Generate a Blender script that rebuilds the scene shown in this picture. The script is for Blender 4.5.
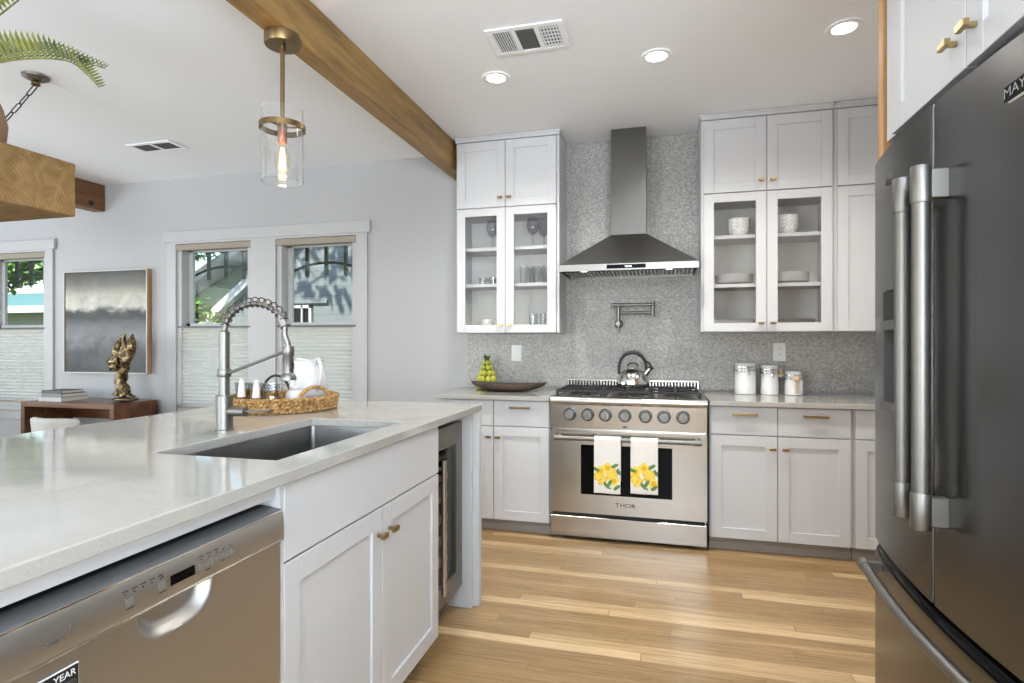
import bpy, bmesh, math, random
from math import pi, sin, cos, radians
from mathutils import Vector, Matrix
for o in list(bpy.data.objects): bpy.data.objects.remove(o)
S = bpy.context.scene
COL = S.collection
random.seed(7)

# ---------------------------------------------------------------- camera
cam_d = bpy.data.cameras.new('camera'); cam = bpy.data.objects.new('camera', cam_d); COL.objects.link(cam)
cam_d.sensor_width = 36.0; cam_d.sensor_fit = 'HORIZONTAL'
cam_d.lens = 569.81 / 1024 * 36.0
cam_d.shift_y = 0.78 / 1024
cam_d.clip_start = 0.02; cam_d.clip_end = 200
cam.location = (0, 0, 1.2665); cam.rotation_euler = (pi / 2, 0, 0.2558)
S.camera = cam

# ---------------------------------------------------------------- exposure, sky, sun, large lights
S.view_settings.view_transform = 'Standard'; S.view_settings.look = 'None'
S.view_settings.gamma = 1.0; S.view_settings.use_curve_mapping = False
S.view_settings.exposure = 0.33
S.cycles.use_denoising = True
S.cycles.caustics_reflective = False; S.cycles.caustics_refractive = False
S.cycles.sample_clamp_indirect = 6.0
S.cycles.max_bounces = 10; S.cycles.transparent_max_bounces = 16

def lin(c):
    c = c / 255.0
    return c / 12.92 if c <= 0.04045 else ((c + 0.055) / 1.055) ** 2.4
def rgb(r, g, b): return (lin(r), lin(g), lin(b), 1.0)

W = bpy.data.worlds.new('sky'); S.world = W; W.use_nodes = True
nt = W.node_tree; nt.nodes.clear()
wo = nt.nodes.new('ShaderNodeOutputWorld'); bg = nt.nodes.new('ShaderNodeBackground')
sky = nt.nodes.new('ShaderNodeTexSky'); sky.sky_type = 'NISHITA'; sky.sun_disc = False
sky.sun_elevation = radians(48); sky.sun_rotation = radians(190); sky.air_density = 1.3; sky.dust_density = 0.2; sky.ozone_density = 2.0
bg.inputs['Strength'].default_value = 0.28
nt.links.new(sky.outputs[0], bg.inputs[0]); nt.links.new(bg.outputs[0], wo.inputs[0])

def light(name, typ, loc, energy, color=(1, 1, 1), direction=(0, 0, -1), **kw):
    d = bpy.data.lights.new(name, typ); d.energy = energy; d.color = color
    for k, v in kw.items(): setattr(d, k, v)
    o = bpy.data.objects.new(name, d); COL.objects.link(o); o.location = loc
    o.rotation_euler = Vector(direction).to_track_quat('-Z', 'Y').to_euler()
    return o
light('sun', 'SUN', (0, -5, 12), 8.0, (1.0, 0.95, 0.87), (0.16, 0.70, -0.70), angle=radians(0.6))
DAY = (0.80, 0.90, 1.0)
# daylight at the glazing of the rear and left walls (both outside the picture)
light('daylight_rear_glazing', 'AREA', (-3.9, -3.30, 1.15), 178, DAY, (0, 1, 1.6), shape='RECTANGLE', size=2.6, size_y=1.9)
light('daylight_kitchen_rear_window', 'AREA', (0.05, -3.30, 1.25), 112, DAY, (0, 1, 2.2), shape='RECTANGLE', size=1.5, size_y=1.6)
light('added_right_fill', 'AREA', (1.30, -1.9, 1.3), 310, (.81, .905, 1), (-1, 0.1, 2.2), shape='RECTANGLE', size=1.7, size_y=1.5)  # added fill lamp, no known window here; brightens island front and ceiling
light('daylight_left_glazing', 'AREA', (-7.40, 1.2, 1.15), 118, DAY, (1, 0, 1.6), shape='RECTANGLE', size=3.0, size_y=1.9)

# ---------------------------------------------------------------- helpers
def world_org(o):
    v = Vector((0, 0, 0))
    while o is not None: v += o.location; o = o.parent
    return v
I4 = Matrix.Identity(4)
def frame(face, plane):
    if face == '-y': return Matrix.Translation((0, plane, 0))
    if face == '+x': return Matrix.Translation((plane, 0, 0)) @ Matrix.Rotation(pi / 2, 4, 'Z')
    if face == '-x': return Matrix.Translation((plane, 0, 0)) @ Matrix.Rotation(-pi / 2, 4, 'Z')
    if face == '-z': return Matrix.Translation((0, 0, plane)) @ Matrix.Rotation(pi / 2, 4, 'X')

class MB:
    def __init__(s, M=None): s.bm = bmesh.new(); s.M = M or I4
    def add(s, t):
        bmesh.ops.transform(t, matrix=s.M, verts=t.verts)
        me = bpy.data.meshes.new('tmp'); t.to_mesh(me); t.free(); s.bm.from_mesh(me); bpy.data.meshes.remove(me); return s
    def box(s, x0, x1, y0, y1, z0, z1, bev=0.0, seg=1):
        t = bmesh.new(); bmesh.ops.create_cube(t, size=1)
        for v in t.verts: v.co = Vector((x0 + (v.co.x + .5) * (x1 - x0), y0 + (v.co.y + .5) * (y1 - y0), z0 + (v.co.z + .5) * (z1 - z0)))
        if bev: bmesh.ops.bevel(t, geom=t.edges[:], offset=bev, segments=seg, affect='EDGES', profile=.5)
        return s.add(t)
    def obox(s, mat, sx, sy, sz, bev=0.0, seg=1):
        t = bmesh.new(); bmesh.ops.create_cube(t, size=1)
        for v in t.verts: v.co = Vector((v.co.x * sx, v.co.y * sy, v.co.z * sz))
        if bev: bmesh.ops.bevel(t, geom=t.edges[:], offset=bev, segments=seg, affect='EDGES', profile=.5)
        bmesh.ops.transform(t, matrix=mat, verts=t.verts); return s.add(t)
    def tube(s, pts, r, seg=12, caps=True, closed=False, flat=None):
        pts = [Vector(p) for p in pts]; n = len(pts)
        rs = r if isinstance(r, (list, tuple)) else [r] * n
        t = bmesh.new(); rings = []; up = None
        for i, p in enumerate(pts):
            a = pts[(i - 1) % n] if (closed or i > 0) else p; b = pts[(i + 1) % n] if (closed or i < n - 1) else p
            d = (b - a).normalized()
            if up is None:
                up = Vector((0, 0, 1)) if abs(d.z) < .9 else Vector((0, 1, 0))
            x = d.cross(up)
            if x.length < 1e-6: x = d.cross(Vector((1, 0.01, 0)))
            x.normalize(); y = x.cross(d).normalized(); up = y
            rings.append([t.verts.new(p + x * cos(2 * pi * k / seg) * rs[i] + y * sin(2 * pi * k / seg) * rs[i] * (flat or 1)) for k in range(seg)])
        for i in range(n if closed else n - 1):
            A, B = rings[i], rings[(i + 1) % n]
            for k in range(seg): t.faces.new((A[k], A[(k + 1) % seg], B[(k + 1) % seg], B[k]))
        if caps and not closed:
            t.faces.new(rings[0][::-1]); t.faces.new(rings[-1])
        bmesh.ops.recalc_face_normals(t, faces=t.faces[:]); return s.add(t)
    def cyl(s, p0, p1, r, seg=20, r2=None): return s.tube([p0, p1], [r, r if r2 is None else r2], seg)
    def lathe(s, prof, c=(0, 0, 0), seg=28, axis='z', sy=1.0):
        t = bmesh.new(); rings = []
        for (r, z) in prof:
            if r < 1e-5: rings.append([t.verts.new((0, 0, z))])
            else: rings.append([t.verts.new((r * cos(2 * pi * k / seg), r * sy * sin(2 * pi * k / seg), z)) for k in range(seg)])
        for A, B in zip(rings, rings[1:]):
            for k in range(seg):
                k2 = (k + 1) % seg
                if len(A) == 1 and len(B) == 1: continue
                if len(A) == 1: t.faces.new((A[0], B[k2], B[k]))
                elif len(B) == 1: t.faces.new((A[k], A[k2], B[0]))
                else: t.faces.new((A[k], A[k2], B[k2], B[k]))
        bmesh.ops.recalc_face_normals(t, faces=t.faces[:])
        R = I4
        if axis == 'y': R = Matrix.Rotation(pi / 2, 4, 'X')      # +z -> -y
        if axis == 'x': R = Matrix.Rotation(pi / 2, 4, 'Y')      # +z -> +x
        bmesh.ops.transform(t, matrix=Matrix.Translation(c) @ R, verts=t.verts); return s.add(t)
    def ball(s, c, rx, ry=None, rz=None, seg=14, rot=None):
        t = bmesh.new(); bmesh.ops.create_uvsphere(t, u_segments=seg, v_segments=max(6, seg * 2 // 3), radius=1)
        m = Matrix.Translation(c) @ (rot or I4) @ Matrix.Diagonal((rx, ry or rx, rz or rx, 1))
        bmesh.ops.transform(t, matrix=m, verts=t.verts); return s.add(t)
    def prism(s, poly, a, b, axis='y'):
        t = bmesh.new()
        def P(p, d): return {'y': (p[0], d, p[1]), 'x': (d, p[0], p[1]), 'z': (p[0], p[1], d)}[axis]
        A = [t.verts.new(P(p, a)) for p in poly]; B = [t.verts.new(P(p, b)) for p in poly]
        t.faces.new(A); t.faces.new(B[::-1]); n = len(poly)
        for i in range(n): t.faces.new((A[i], B[i], B[(i + 1) % n], A[(i + 1) % n]))
        bmesh.ops.recalc_face_normals(t, faces=t.faces[:]); return s.add(t)
    def faces(s, verts, fs, recalc=True):
        t = bmesh.new(); V = [t.verts.new(v) for v in verts]
        for f in fs: t.faces.new([V[i] for i in f])
        if recalc: bmesh.ops.recalc_face_normals(t, faces=t.faces[:])
        return s.add(t)
    def grid(s, fn, nu, nv, wrap=False):
        t = bmesh.new(); V = [[t.verts.new(fn(i / nu, j / nv)) for j in range(nv + 1)] for i in range(nu + (0 if wrap else 1))]
        for i in range(nu):
            i2 = (i + 1) % nu if wrap else i + 1
            for j in range(nv): t.faces.new((V[i][j], V[i2][j], V[i2][j + 1], V[i][j + 1]))
        return s.add(t)
    def build(s, name, mat, parent=None, ang=35, weld=False):
        if weld: bmesh.ops.remove_doubles(s.bm, verts=s.bm.verts, dist=1e-5)
        me = bpy.data.meshes.new(name); o = bpy.data.objects.new(name, me)
        if parent is not None:
            bmesh.ops.translate(s.bm, vec=-world_org(parent), verts=s.bm.verts); o.parent = parent
        s.bm.to_mesh(me); s.bm.free()
        for p in me.polygons: p.use_smooth = True
        me.set_sharp_from_angle(angle=radians(ang))
        if mat is not None: me.materials.append(mat)
        COL.objects.link(o); return o

def tag(o, label=None, cat=None, group=None, kind=None):
    if label: o['label'] = label
    if cat: o['category'] = cat
    if group: o['group'] = group
    if kind: o['kind'] = kind
    return o
def thing(name, loc, label, cat, group=None):
    o = bpy.data.objects.new(name, None); COL.objects.link(o); o.location = loc; o.empty_display_size = .1
    return tag(o, label, cat, group)
def dup(root, loc, label, rz=0.0, group=None, scale=None):
    r = root.copy(); COL.objects.link(r); r.location = loc; r.rotation_euler = (0, 0, rz)
    if scale: r.scale = scale
    r['label'] = label
    if group: r['group'] = group
    for ch in list(root.children):
        c = ch.copy(); COL.objects.link(c); c.parent = r
        for g in list(ch.children):
            d = g.copy(); COL.objects.link(d); d.parent = c
    return r
def text(name, body, loc, size, face, mat, parent, ext=.0006, align='CENTER', sx=1.0):
    c = bpy.data.curves.new('lettering_outline', 'FONT'); c.body = body; c.size = size; c.extrude = ext
    c.align_x = align; c.align_y = 'CENTER'
    tmp = bpy.data.objects.new('lettering_outline', c); COL.objects.link(tmp); dg = bpy.context.evaluated_depsgraph_get()
    me = bpy.data.meshes.new_from_object(tmp.evaluated_get(dg)); bpy.data.objects.remove(tmp); bpy.data.curves.remove(c)
    me.name = name; me.materials.clear(); o = bpy.data.objects.new(name, me); COL.objects.link(o)
    o.rotation_euler = {'-y': (pi / 2, 0, 0), '+x': (pi / 2, 0, pi / 2), '-x': (pi / 2, 0, -pi / 2)}[face]
    o.parent = parent; o.location = Vector(loc) - world_org(parent); o.scale = (sx, 1, 1)
    me.materials.append(mat); return o

# ---------------------------------------------------------------- materials
class N:
    def __init__(s, name):
        m = bpy.data.materials.new(name); m.use_nodes = True; s.m = m; s.t = m.node_tree
        s.b = s.t.nodes['Principled BSDF']
    def n(s, typ, **kw):
        x = s.t.nodes.new('ShaderNode' + typ)
        for k, v in kw.items():
            if k.startswith('i_'):
                k = k[2:]; x.inputs[int(k) if k.isdigit() else k].default_value = v
            else: setattr(x, k, v)
        return x
    def l(s, a, b): s.t.links.new(a, b)
    def math(s, op, a, b=None, c=None):
        x = s.n('Math', operation=op)
        for i, v in enumerate((a, b, c)):
            if v is None: continue
            if isinstance(v, (int, float)): x.inputs[i].default_value = v
            else: s.l(v, x.inputs[i])
        return x.outputs[0]
    def ramp(s, fac, stops, interp='LINEAR'):
        r = s.n('ValToRGB'); e = r.color_ramp; e.interpolation = interp
        while len(e.elements) < len(stops): e.elements.new(.5)
        for el, (p, c) in zip(e.elements, stops): el.position = p; el.color = c
        s.l(fac, r.inputs[0]); return r.outputs[0]
    def obj(s, scale=(1, 1, 1), rot=(0, 0, 0)):
        tc = s.n('TexCoord'); mp = s.n('Mapping'); mp.inputs['Scale'].default_value = scale; mp.inputs['Rotation'].default_value = rot
        s.l(tc.outputs['Object'], mp.inputs[0]); return mp.outputs[0]
    def noise(s, vec, scale, detail=2, rough=.5, dist=0):
        x = s.n('TexNoise', i_Scale=scale, i_Detail=detail, i_Roughness=rough, i_Distortion=dist); s.l(vec, x.inputs['Vector']); return x.outputs[0]
    def bump(s, h, strength=.2, dist=.01):
        x = s.n('Bump', i_Strength=strength, i_Distance=dist); s.l(h, x.inputs['Height']); s.l(x.outputs[0], s.b.inputs['Normal'])
def plain(name, col, rough=.5, metal=0.0, **kw):
    m = N(name); m.b.inputs['Base Color'].default_value = col; m.b.inputs['Roughness'].default_value = rough; m.b.inputs['Metallic'].default_value = metal
    for k, v in kw.items(): m.b.inputs[k].default_value = v
    return m.m
def steel(name, col, rough, axis=(1, 1, 60), var=.06):
    m = N(name); v = m.obj(axis); n = m.noise(v, 14, 3)
    m.b.inputs['Metallic'].default_value = 1
    mx = m.ramp(n, [(.3, tuple(c * (1 - var) for c in col[:3]) + (1,)), (.7, tuple(min(1, c * (1 + var)) for c in col[:3]) + (1,))]); m.l(mx, m.b.inputs['Base Color'])
    r = m.math('MULTIPLY_ADD', n, .08, rough - .04); m.l(r, m.b.inputs['Roughness'])
    return m.m
def wood(name, c0, c1, c2, axis='y', rough=.45, scale=1.0):
    m = N(name); sc = {'x': (.7, 9, 9), 'y': (9, .7, 9), 'z': (9, 9, .7)}[axis]
    v = m.obj(tuple(q * scale for q in sc)); n = m.noise(v, 2.2, 5, .6, .6); f = m.noise(v, 11, 3, .6)
    mix = m.math('ADD', m.math('MULTIPLY', n, .8), m.math('MULTIPLY', f, .2))
    c = m.ramp(mix, [(.33, c0), (.5, c1), (.68, c2)]); m.l(c, m.b.inputs['Base Color']); m.b.inputs['Roughness'].default_value = rough
    m.bump(f, .12, .003); return m.m
def glass(name, tint=(1, 1, 1, 1), rough=0.0, ior=1.45):
    return plain(name, tint, rough, 0.0, **{'Transmission Weight': 1.0, 'IOR': ior})
def pane(name, tint=(1, 1, 1, 1), gloss=1.0):
    m = N(name); t = m.t; t.nodes.remove(m.b)
    out = [x for x in t.nodes if x.type == 'OUTPUT_MATERIAL'][0]
    a = m.n('BsdfTransparent'); a.inputs[0].default_value = tint; g = m.n('BsdfGlossy'); g.inputs['Roughness'].default_value = .01
    lw = m.n('LayerWeight', i_Blend=.5); fr = m.math('MULTIPLY_ADD', m.math('POWER', lw.outputs['Facing'], 5.0), .9, .035); mx = m.n('MixShader'); m.l(m.math('MULTIPLY', fr, gloss), mx.inputs[0]); m.l(a.outputs[0], mx.inputs[1]); m.l(g.outputs[0], mx.inputs[2]); m.l(mx.outputs[0], out.inputs[0])
    return m.m
def emit(name, col, st):
    m = N(name); m.b.inputs['Base Color'].default_value = col; m.b.inputs['Emission Color'].default_value = col; m.b.inputs['Emission Strength'].default_value = st; return m.m

M = {}
def wall_paint(name, col, rough=.7, bump=.03):
    m = N(name); n = m.noise(m.obj(), 90, 2); m.b.inputs['Base Color'].default_value = col; m.b.inputs['Roughness'].default_value = rough; m.bump(n, bump, .002); return m.m
M['wall'] = wall_paint('white wall paint', rgb(178, 178, 179))
M['ceiling'] = wall_paint('ceiling paint', rgb(243, 245, 248), .8)
M['trim'] = plain('white trim paint', rgb(184, 184, 185), .45)
M['cab'] = plain('white cabinet lacquer', rgb(203, 204, 206), .5, 0, **{'Specular IOR Level': .35})
M['cab_in'] = plain('cabinet interior', rgb(226, 225, 220), .6)
M['toe'] = plain('toe kick', rgb(150, 142, 134), .5)
M['brass'] = steel('brushed brass', rgb(166, 144, 100), .32, (20, 20, 20), .04)
M['bronze'] = plain('aged brass', rgb(128, 108, 76), .35, 1.0)
M['steel'] = steel('brushed stainless steel', rgb(190, 188, 184), .24, (1, 40, 60), .03)
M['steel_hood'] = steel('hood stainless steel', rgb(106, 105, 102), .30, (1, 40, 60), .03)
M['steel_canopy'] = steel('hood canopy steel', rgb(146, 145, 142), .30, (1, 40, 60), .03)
M['steel_x'] = steel('stainless steel brushed along the front', rgb(186, 181, 174), .20, (1, 1, 70), .03)
M['steel_dark'] = plain('dark stainless steel', rgb(106, 106, 106), .26, 1.0)
M['steel_dw'] = steel('dishwasher stainless', rgb(188, 186, 182), .42, (1, 1, 80), .01)
M['nickel'] = plain('brushed nickel', rgb(134, 132, 128), .42, 1.0)
M['chrome'] = plain('polished chrome', rgb(222, 222, 222), .08, 1.0)
M['sink'] = steel('sink steel', rgb(134, 133, 131), .34, (60, 1, 1))
M['iron'] = plain('cast iron', rgb(28, 28, 29), .55)
M['black'] = plain('black plastic', rgb(18, 18, 19), .35)
M['black_gloss'] = plain('black oven glass', rgb(9, 9, 10), .06, 0, **{'Specular IOR Level': .1})
M['dark_gap'] = plain('dark gasket', rgb(30, 30, 30), .7)
M['grey'] = plain('grey plastic', rgb(96, 96, 97), .4)
M['white_china'] = plain('white glazed ceramic', rgb(222, 223, 223), .14)
M['plate_white'] = plain('white plastic', rgb(226, 226, 224), .35)
M['glass'] = glass('clear glass')
def amber_mat():
    m = N('mottled amber glass'); vo = m.n('TexVoronoi', i_Scale=60.0); m.l(m.obj(), vo.inputs['Vector']); sp = m.n('SeparateXYZ'); m.l(vo.outputs['Color'], sp.inputs[0])
    m.l(m.ramp(sp.outputs[0], [(.1, rgb(120, 72, 30)), (.35, rgb(196, 150, 70)), (.6, rgb(226, 206, 130)), (.85, rgb(150, 150, 90))]), m.b.inputs['Base Color']); m.b.inputs['Roughness'].default_value = .12; return m.m
M['amber'] = amber_mat()
M['cutglass'] = pane('cut glass', (.84, .85, .86, 1), 1.6)
M['smoke'] = pane('smoky goblet glass', (.88, .88, .90, 1), 1.2)
M['thinglass'] = pane('thin drinking glass', (.93, .94, .94, 1), 1.2)
M['coil'] = plain('spring wire', rgb(96, 95, 93), .35, 1.0)
M['pane'] = pane('window pane', (.97, .99, .98, 1))
M['cabpane'] = pane('cabinet door pane', (.97, .97, .97, 1), .45)
M['coolerpane'] = pane('wine cooler pane', (.72, .72, .72, 1), .8)
M['beam'] = wood('warm cedar beam', rgb(108, 80, 40), rgb(146, 112, 60), rgb(172, 138, 84), 'y')
M['beam_dark'] = wood('dark stained beam', rgb(84, 54, 30), rgb(114, 76, 42), rgb(132, 92, 56), 'y')
M['beam_z'] = wood('upright cedar board', rgb(168, 124, 76), rgb(196, 152, 102), rgb(214, 174, 126), 'z')
M['desk'] = wood('walnut veneer', rgb(62, 36, 20), rgb(100, 62, 38), rgb(132, 86, 54), 'x', .3, .6)
M['bowl'] = wood('dark dough bowl wood', rgb(42, 32, 26), rgb(70, 56, 46), rgb(98, 80, 66), 'x', .5)
M['shelfwood'] = wood('beech shelf front', rgb(170, 140, 104), rgb(200, 172, 134), rgb(214, 190, 156), 'y')
M['spoon'] = plain('pale wooden scoop', rgb(206, 178, 138), .6)
M['terracotta'] = wall_paint('brown clay', rgb(164, 128, 100), .7, .2)
M['soil'] = plain('potting soil', rgb(50, 38, 28), .9)
def sculpt_mat():
    m = N('antique bronze'); n = m.noise(m.obj(), 26, 4, .65, 1.0); m.l(m.ramp(n, [(.36, rgb(48, 40, 30)), (.5, rgb(110, 92, 64)), (.62, rgb(176, 158, 124))]), m.b.inputs['Base Color']); m.b.inputs['Metallic'].default_value = .85; m.b.inputs['Roughness'].default_value = .32; m.bump(n, .5, .01); return m.m
M['sculpt'] = sculpt_mat()
M['bookcover1'] = plain('grey book cover', rgb(120, 118, 116), .5); M['bookcover2'] = plain('silver book cover', rgb(176, 176, 176), .4); M['bookcover3'] = plain('charcoal book cover', rgb(78, 74, 72), .5)
M['paper'] = plain('book pages', rgb(225, 220, 208), .8)
M['fabric'] = wall_paint('light grey chair fabric', rgb(190, 188, 184), .9, .3)
M['leg'] = plain('dark chair leg', rgb(50, 42, 36), .5)
M['iron_out'] = plain('dark green iron', rgb(38, 52, 34), .5)
M['led'] = emit('downlight lens', (1, .93, .82, 1), 9.0)
M['hoodled'] = emit('hood lamp lens', (1, .97, .9, 1), 6.0)
M['filament'] = emit('filament', (1, .72, .38, 1), 30.0)
M['lcd'] = emit('display digits', (.8, .9, 1, 1), 1.0)
M['print_black'] = plain('printed black', rgb(22, 22, 24), .5)
M['print_grey'] = plain('printed grey', rgb(92, 90, 88), .5)
M['print_white'] = plain('printed white', rgb(235, 235, 235), .5)
M['vent_in'] = plain('vent louver grey', rgb(122, 122, 123), .6)
M['headrail'] = plain('taupe shade rail', rgb(150, 142, 128), .5)
M['bark'] = wood('bark', rgb(60, 48, 38), rgb(86, 70, 56), rgb(104, 88, 70), 'z', .9)
M['gravel'] = wall_paint('lawn', rgb(96, 116, 66), .95, .3)

M['copper'] = plain('copper socket', rgb(196, 130, 92), .35, 1.0)
M['bulb'] = pane('bulb glass', (1, .93, .8, 1), .7)
def quartz():
    m = N('white quartz'); v = m.obj(); n = m.noise(v, 3.0, 6, .65, 1.2); f = m.noise(v, 160, 2)
    c = m.ramp(m.math('ADD', m.math('MULTIPLY', n, .7), m.math('MULTIPLY', f, .3)), [(.32, rgb(152, 150, 145)), (.46, rgb(172, 170, 164)), (.7, rgb(180, 178, 172))])
    m.l(c, m.b.inputs['Base Color']); m.b.inputs['Roughness'].default_value = .06; m.b.inputs['IOR'].default_value = 1.55; return m.m
M['quartz'] = quartz()
def floor_mat():
    m = N('oak plank floor'); tc = m.n('TexCoord'); sp = m.n('SeparateXYZ'); m.l(tc.outputs['Object'], sp.inputs[0])
    w, L = .058, 1.25
    ry = m.math('DIVIDE', sp.outputs['Y'], w); row = m.math('FLOOR', ry); fy = m.math('FRACT', ry)
    wn = m.n('TexWhiteNoise', noise_dimensions='1D'); m.l(row, wn.inputs['W'])
    rx = m.math('ADD', m.math('DIVIDE', sp.outputs['X'], L), m.math('MULTIPLY', wn.outputs[0], 7.3)); col = m.math('FLOOR', rx); fx = m.math('FRACT', rx)
    cb = m.n('CombineXYZ'); m.l(col, cb.inputs[0]); m.l(row, cb.inputs[1])
    w2 = m.n('TexWhiteNoise', noise_dimensions='2D'); m.l(cb.outputs[0], w2.inputs['Vector'])
    # grain, shifted for every plank
    cv = m.n('CombineXYZ'); m.l(m.math('ADD', m.math('MULTIPLY', sp.outputs['X'], 1.4), m.math('MULTIPLY', w2.outputs[0], 40)), cv.inputs[0]); m.l(m.math('MULTIPLY', sp.outputs['Y'], 30), cv.inputs[1])
    g = m.noise(cv.outputs[0], 2.0, 6, .7, .9)
    tone = m.math('ADD', m.math('MULTIPLY', m.math('POWER', w2.outputs[0], 3.0), .42), m.math('MULTIPLY', g, .85))
    c = m.ramp(tone, [(.20, rgb(112, 86, 54)), (.40, rgb(147, 118, 79)), (.56, rgb(170, 140, 98)), (.86, rgb(216, 188, 146))])
    gap = m.math('MULTIPLY', m.math('GREATER_THAN', fy, .014), m.math('GREATER_THAN', fx, .0022))
    mx = m.n('MixRGB'); mx.inputs[1].default_value = rgb(132, 98, 66); m.l(gap, mx.inputs[0]); m.l(c, mx.inputs[2]); m.l(mx.outputs[0], m.b.inputs['Base Color'])
    m.b.inputs['Roughness'].default_value = .3
    m.bump(m.math('ADD', m.math('MULTIPLY', gap, .6), m.math('MULTIPLY', g, .2)), .15, .002); return m.m
M['floor'] = floor_mat()
def tile_mat():
    m = N('embossed grey tile'); tc = m.n('TexCoord'); sp = m.n('SeparateXYZ'); m.l(tc.outputs['Object'], sp.inputs[0])
    a = m.math('FRACT', m.math('DIVIDE', m.math('ADD', sp.outputs['X'], 10 * .288 + .077), .288)); b = m.math('FRACT', m.math('DIVIDE', m.math('ADD', sp.outputs['Z'], .585 * 3 - 1.585), .585))
    grout = m.math('MULTIPLY', m.math('GREATER_THAN', a, .008), m.math('GREATER_THAN', b, .004))
    v = m.obj((1, 1, 1)); vo = m.n('TexVoronoi', feature='DISTANCE_TO_EDGE', i_Scale=75.0); m.l(v, vo.inputs['Vector'])
    br = m.n('TexBrick', i_Scale=42.0); mp = m.obj((1, 1, 1), (pi / 2, 0, 0)); m.l(mp, br.inputs['Vector']); br.inputs['Color1'].default_value = (1, 1, 1, 1); br.inputs['Color2'].default_value = (.55, .55, .55, 1); br.inputs['Mortar'].default_value = (0, 0, 0, 1); br.inputs['Mortar Size'].default_value = .03
    fine = m.noise(v, 95, 3, .75)
    mixv = m.math('ADD', m.math('MULTIPLY', fine, .75), m.math('MULTIPLY', br.outputs['Color'], .3))
    c = m.ramp(mixv, [(.3, rgb(106, 105, 103)), (.52, rgb(156, 155, 151)), (.76, rgb(214, 212, 207))])
    mx = m.n('MixRGB'); mx.inputs[1].default_value = rgb(140, 139, 137); m.l(grout, mx.inputs[0]); m.l(c, mx.inputs[2]); m.l(mx.outputs[0], m.b.inputs['Base Color'])
    m.b.inputs['Roughness'].default_value = .33; m.bump(m.math('ADD', m.math('MULTIPLY', grout, 1.0), mixv), .35, .003); return m.m
M['tile'] = tile_mat()
def timber_mat():
    m = N('sawn timber end grain'); tc = m.n('TexCoord'); mp = m.n('Mapping'); mp.inputs['Location'].default_value = (0, .32, .14); m.l(tc.outputs['Object'], mp.inputs[0])
    wv = m.n('TexWave', wave_type='RINGS', rings_direction='X', i_Scale=26.0, i_Distortion=6.0, i_Detail=3.0); wv.inputs['Detail Scale'].default_value = .35; m.l(mp.outputs[0], wv.inputs['Vector'])
    n = m.noise(mp.outputs[0], 14, 6, .7, 1.2)
    c = m.ramp(m.math('ADD', m.math('MULTIPLY', wv.outputs[0], .13), m.math('MULTIPLY', n, .95)), [(.2, rgb(84, 62, 32)), (.5, rgb(124, 96, 56)), (.8, rgb(152, 124, 80))]); m.l(c, m.b.inputs['Base Color'])
    m.b.inputs['Roughness'].default_value = .7; m.bump(n, .25, .003); return m.m
M['timber'] = timber_mat()
def shade_mat():
    m = N('cellular shade fabric'); m.t.nodes.remove(m.b); out = [x for x in m.t.nodes if x.type == 'OUTPUT_MATERIAL'][0]
    d = m.n('BsdfDiffuse'); d.inputs[0].default_value = rgb(232, 231, 227); t = m.n('BsdfTranslucent'); t.inputs[0].default_value = rgb(240, 237, 230)
    mx = m.n('MixShader'); mx.inputs[0].default_value = .45; m.l(d.outputs[0], mx.inputs[1]); m.l(t.outputs[0], mx.inputs[2]); m.l(mx.outputs[0], out.inputs[0]); return m.m
M['shade'] = shade_mat()
def painting_mat():
    m = N('abstract landscape paint'); tc = m.n('TexCoord'); sp = m.n('SeparateXYZ'); m.l(tc.outputs['Generated'], sp.inputs[0])
    mp = m.n('Mapping'); mp.inputs['Scale'].default_value = (2.2, 1, 3.2); m.l(tc.outputs['Generated'], mp.inputs[0])
    n = m.noise(mp.outputs[0], 1.6, 6, .6, .4); f = m.noise(mp.outputs[0], 7, 4, .65)
    z = m.math('ADD', sp.outputs['Z'], m.math('ADD', m.math('MULTIPLY', m.math('SUBTRACT', n, .5), .16), m.math('MULTIPLY', m.math('SUBTRACT', f, .5), .05)))
    c = m.ramp(z, [(0, rgb(58, 58, 60)), (.18, rgb(74, 74, 77)), (.34, rgb(132, 132, 134)), (.46, rgb(110, 110, 112)), (.56, rgb(44, 44, 46)), (.60, rgb(62, 62, 60)), (.65, rgb(208, 206, 198)), (.76, rgb(196, 194, 180)), (.87, rgb(128, 128, 120)), (1, rgb(70, 70, 68))])
    mx = m.n('MixRGB', blend_type='MULTIPLY'); mx.inputs[0].default_value = .55; m.l(c, mx.inputs[1]); m.l(m.ramp(n, [(.34, rgb(96, 96, 97)), (.6, rgb(255, 255, 252))]), mx.inputs[2]); m.l(mx.outputs[0], m.b.inputs['Base Color']); m.b.inputs['Roughness'].default_value = .5; return m.m
M['painting'] = painting_mat()
def wicker_mat():
    m = N('woven seagrass'); v = m.obj((1, 1, 1)); vo = m.n('TexVoronoi', i_Scale=95.0); m.l(v, vo.inputs['Vector']); n = m.noise(v, 60, 3)
    c = m.ramp(m.math('ADD', m.math('MULTIPLY', vo.outputs['Color'], .5), m.math('MULTIPLY', n, .5)), [(.2, rgb(94, 66, 36)), (.5, rgb(158, 120, 70)), (.8, rgb(206, 170, 114))]); m.l(c, m.b.inputs['Base Color']); m.b.inputs['Roughness'].default_value = .8; m.bump(vo.outputs['Distance'], .6, .004); return m.m
M['wicker'] = wicker_mat()
def leaf(name, a, b):
    m = N(name); oi = m.n('TexCoord'); n = m.noise(oi.outputs['Object'], 9, 2); c = m.ramp(n, [(.3, a), (.7, b)]); m.l(c, m.b.inputs['Base Color']); m.b.inputs['Roughness'].default_value = .5
    m.b.inputs['Transmission Weight'].default_value = 0.0; return m.m
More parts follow.
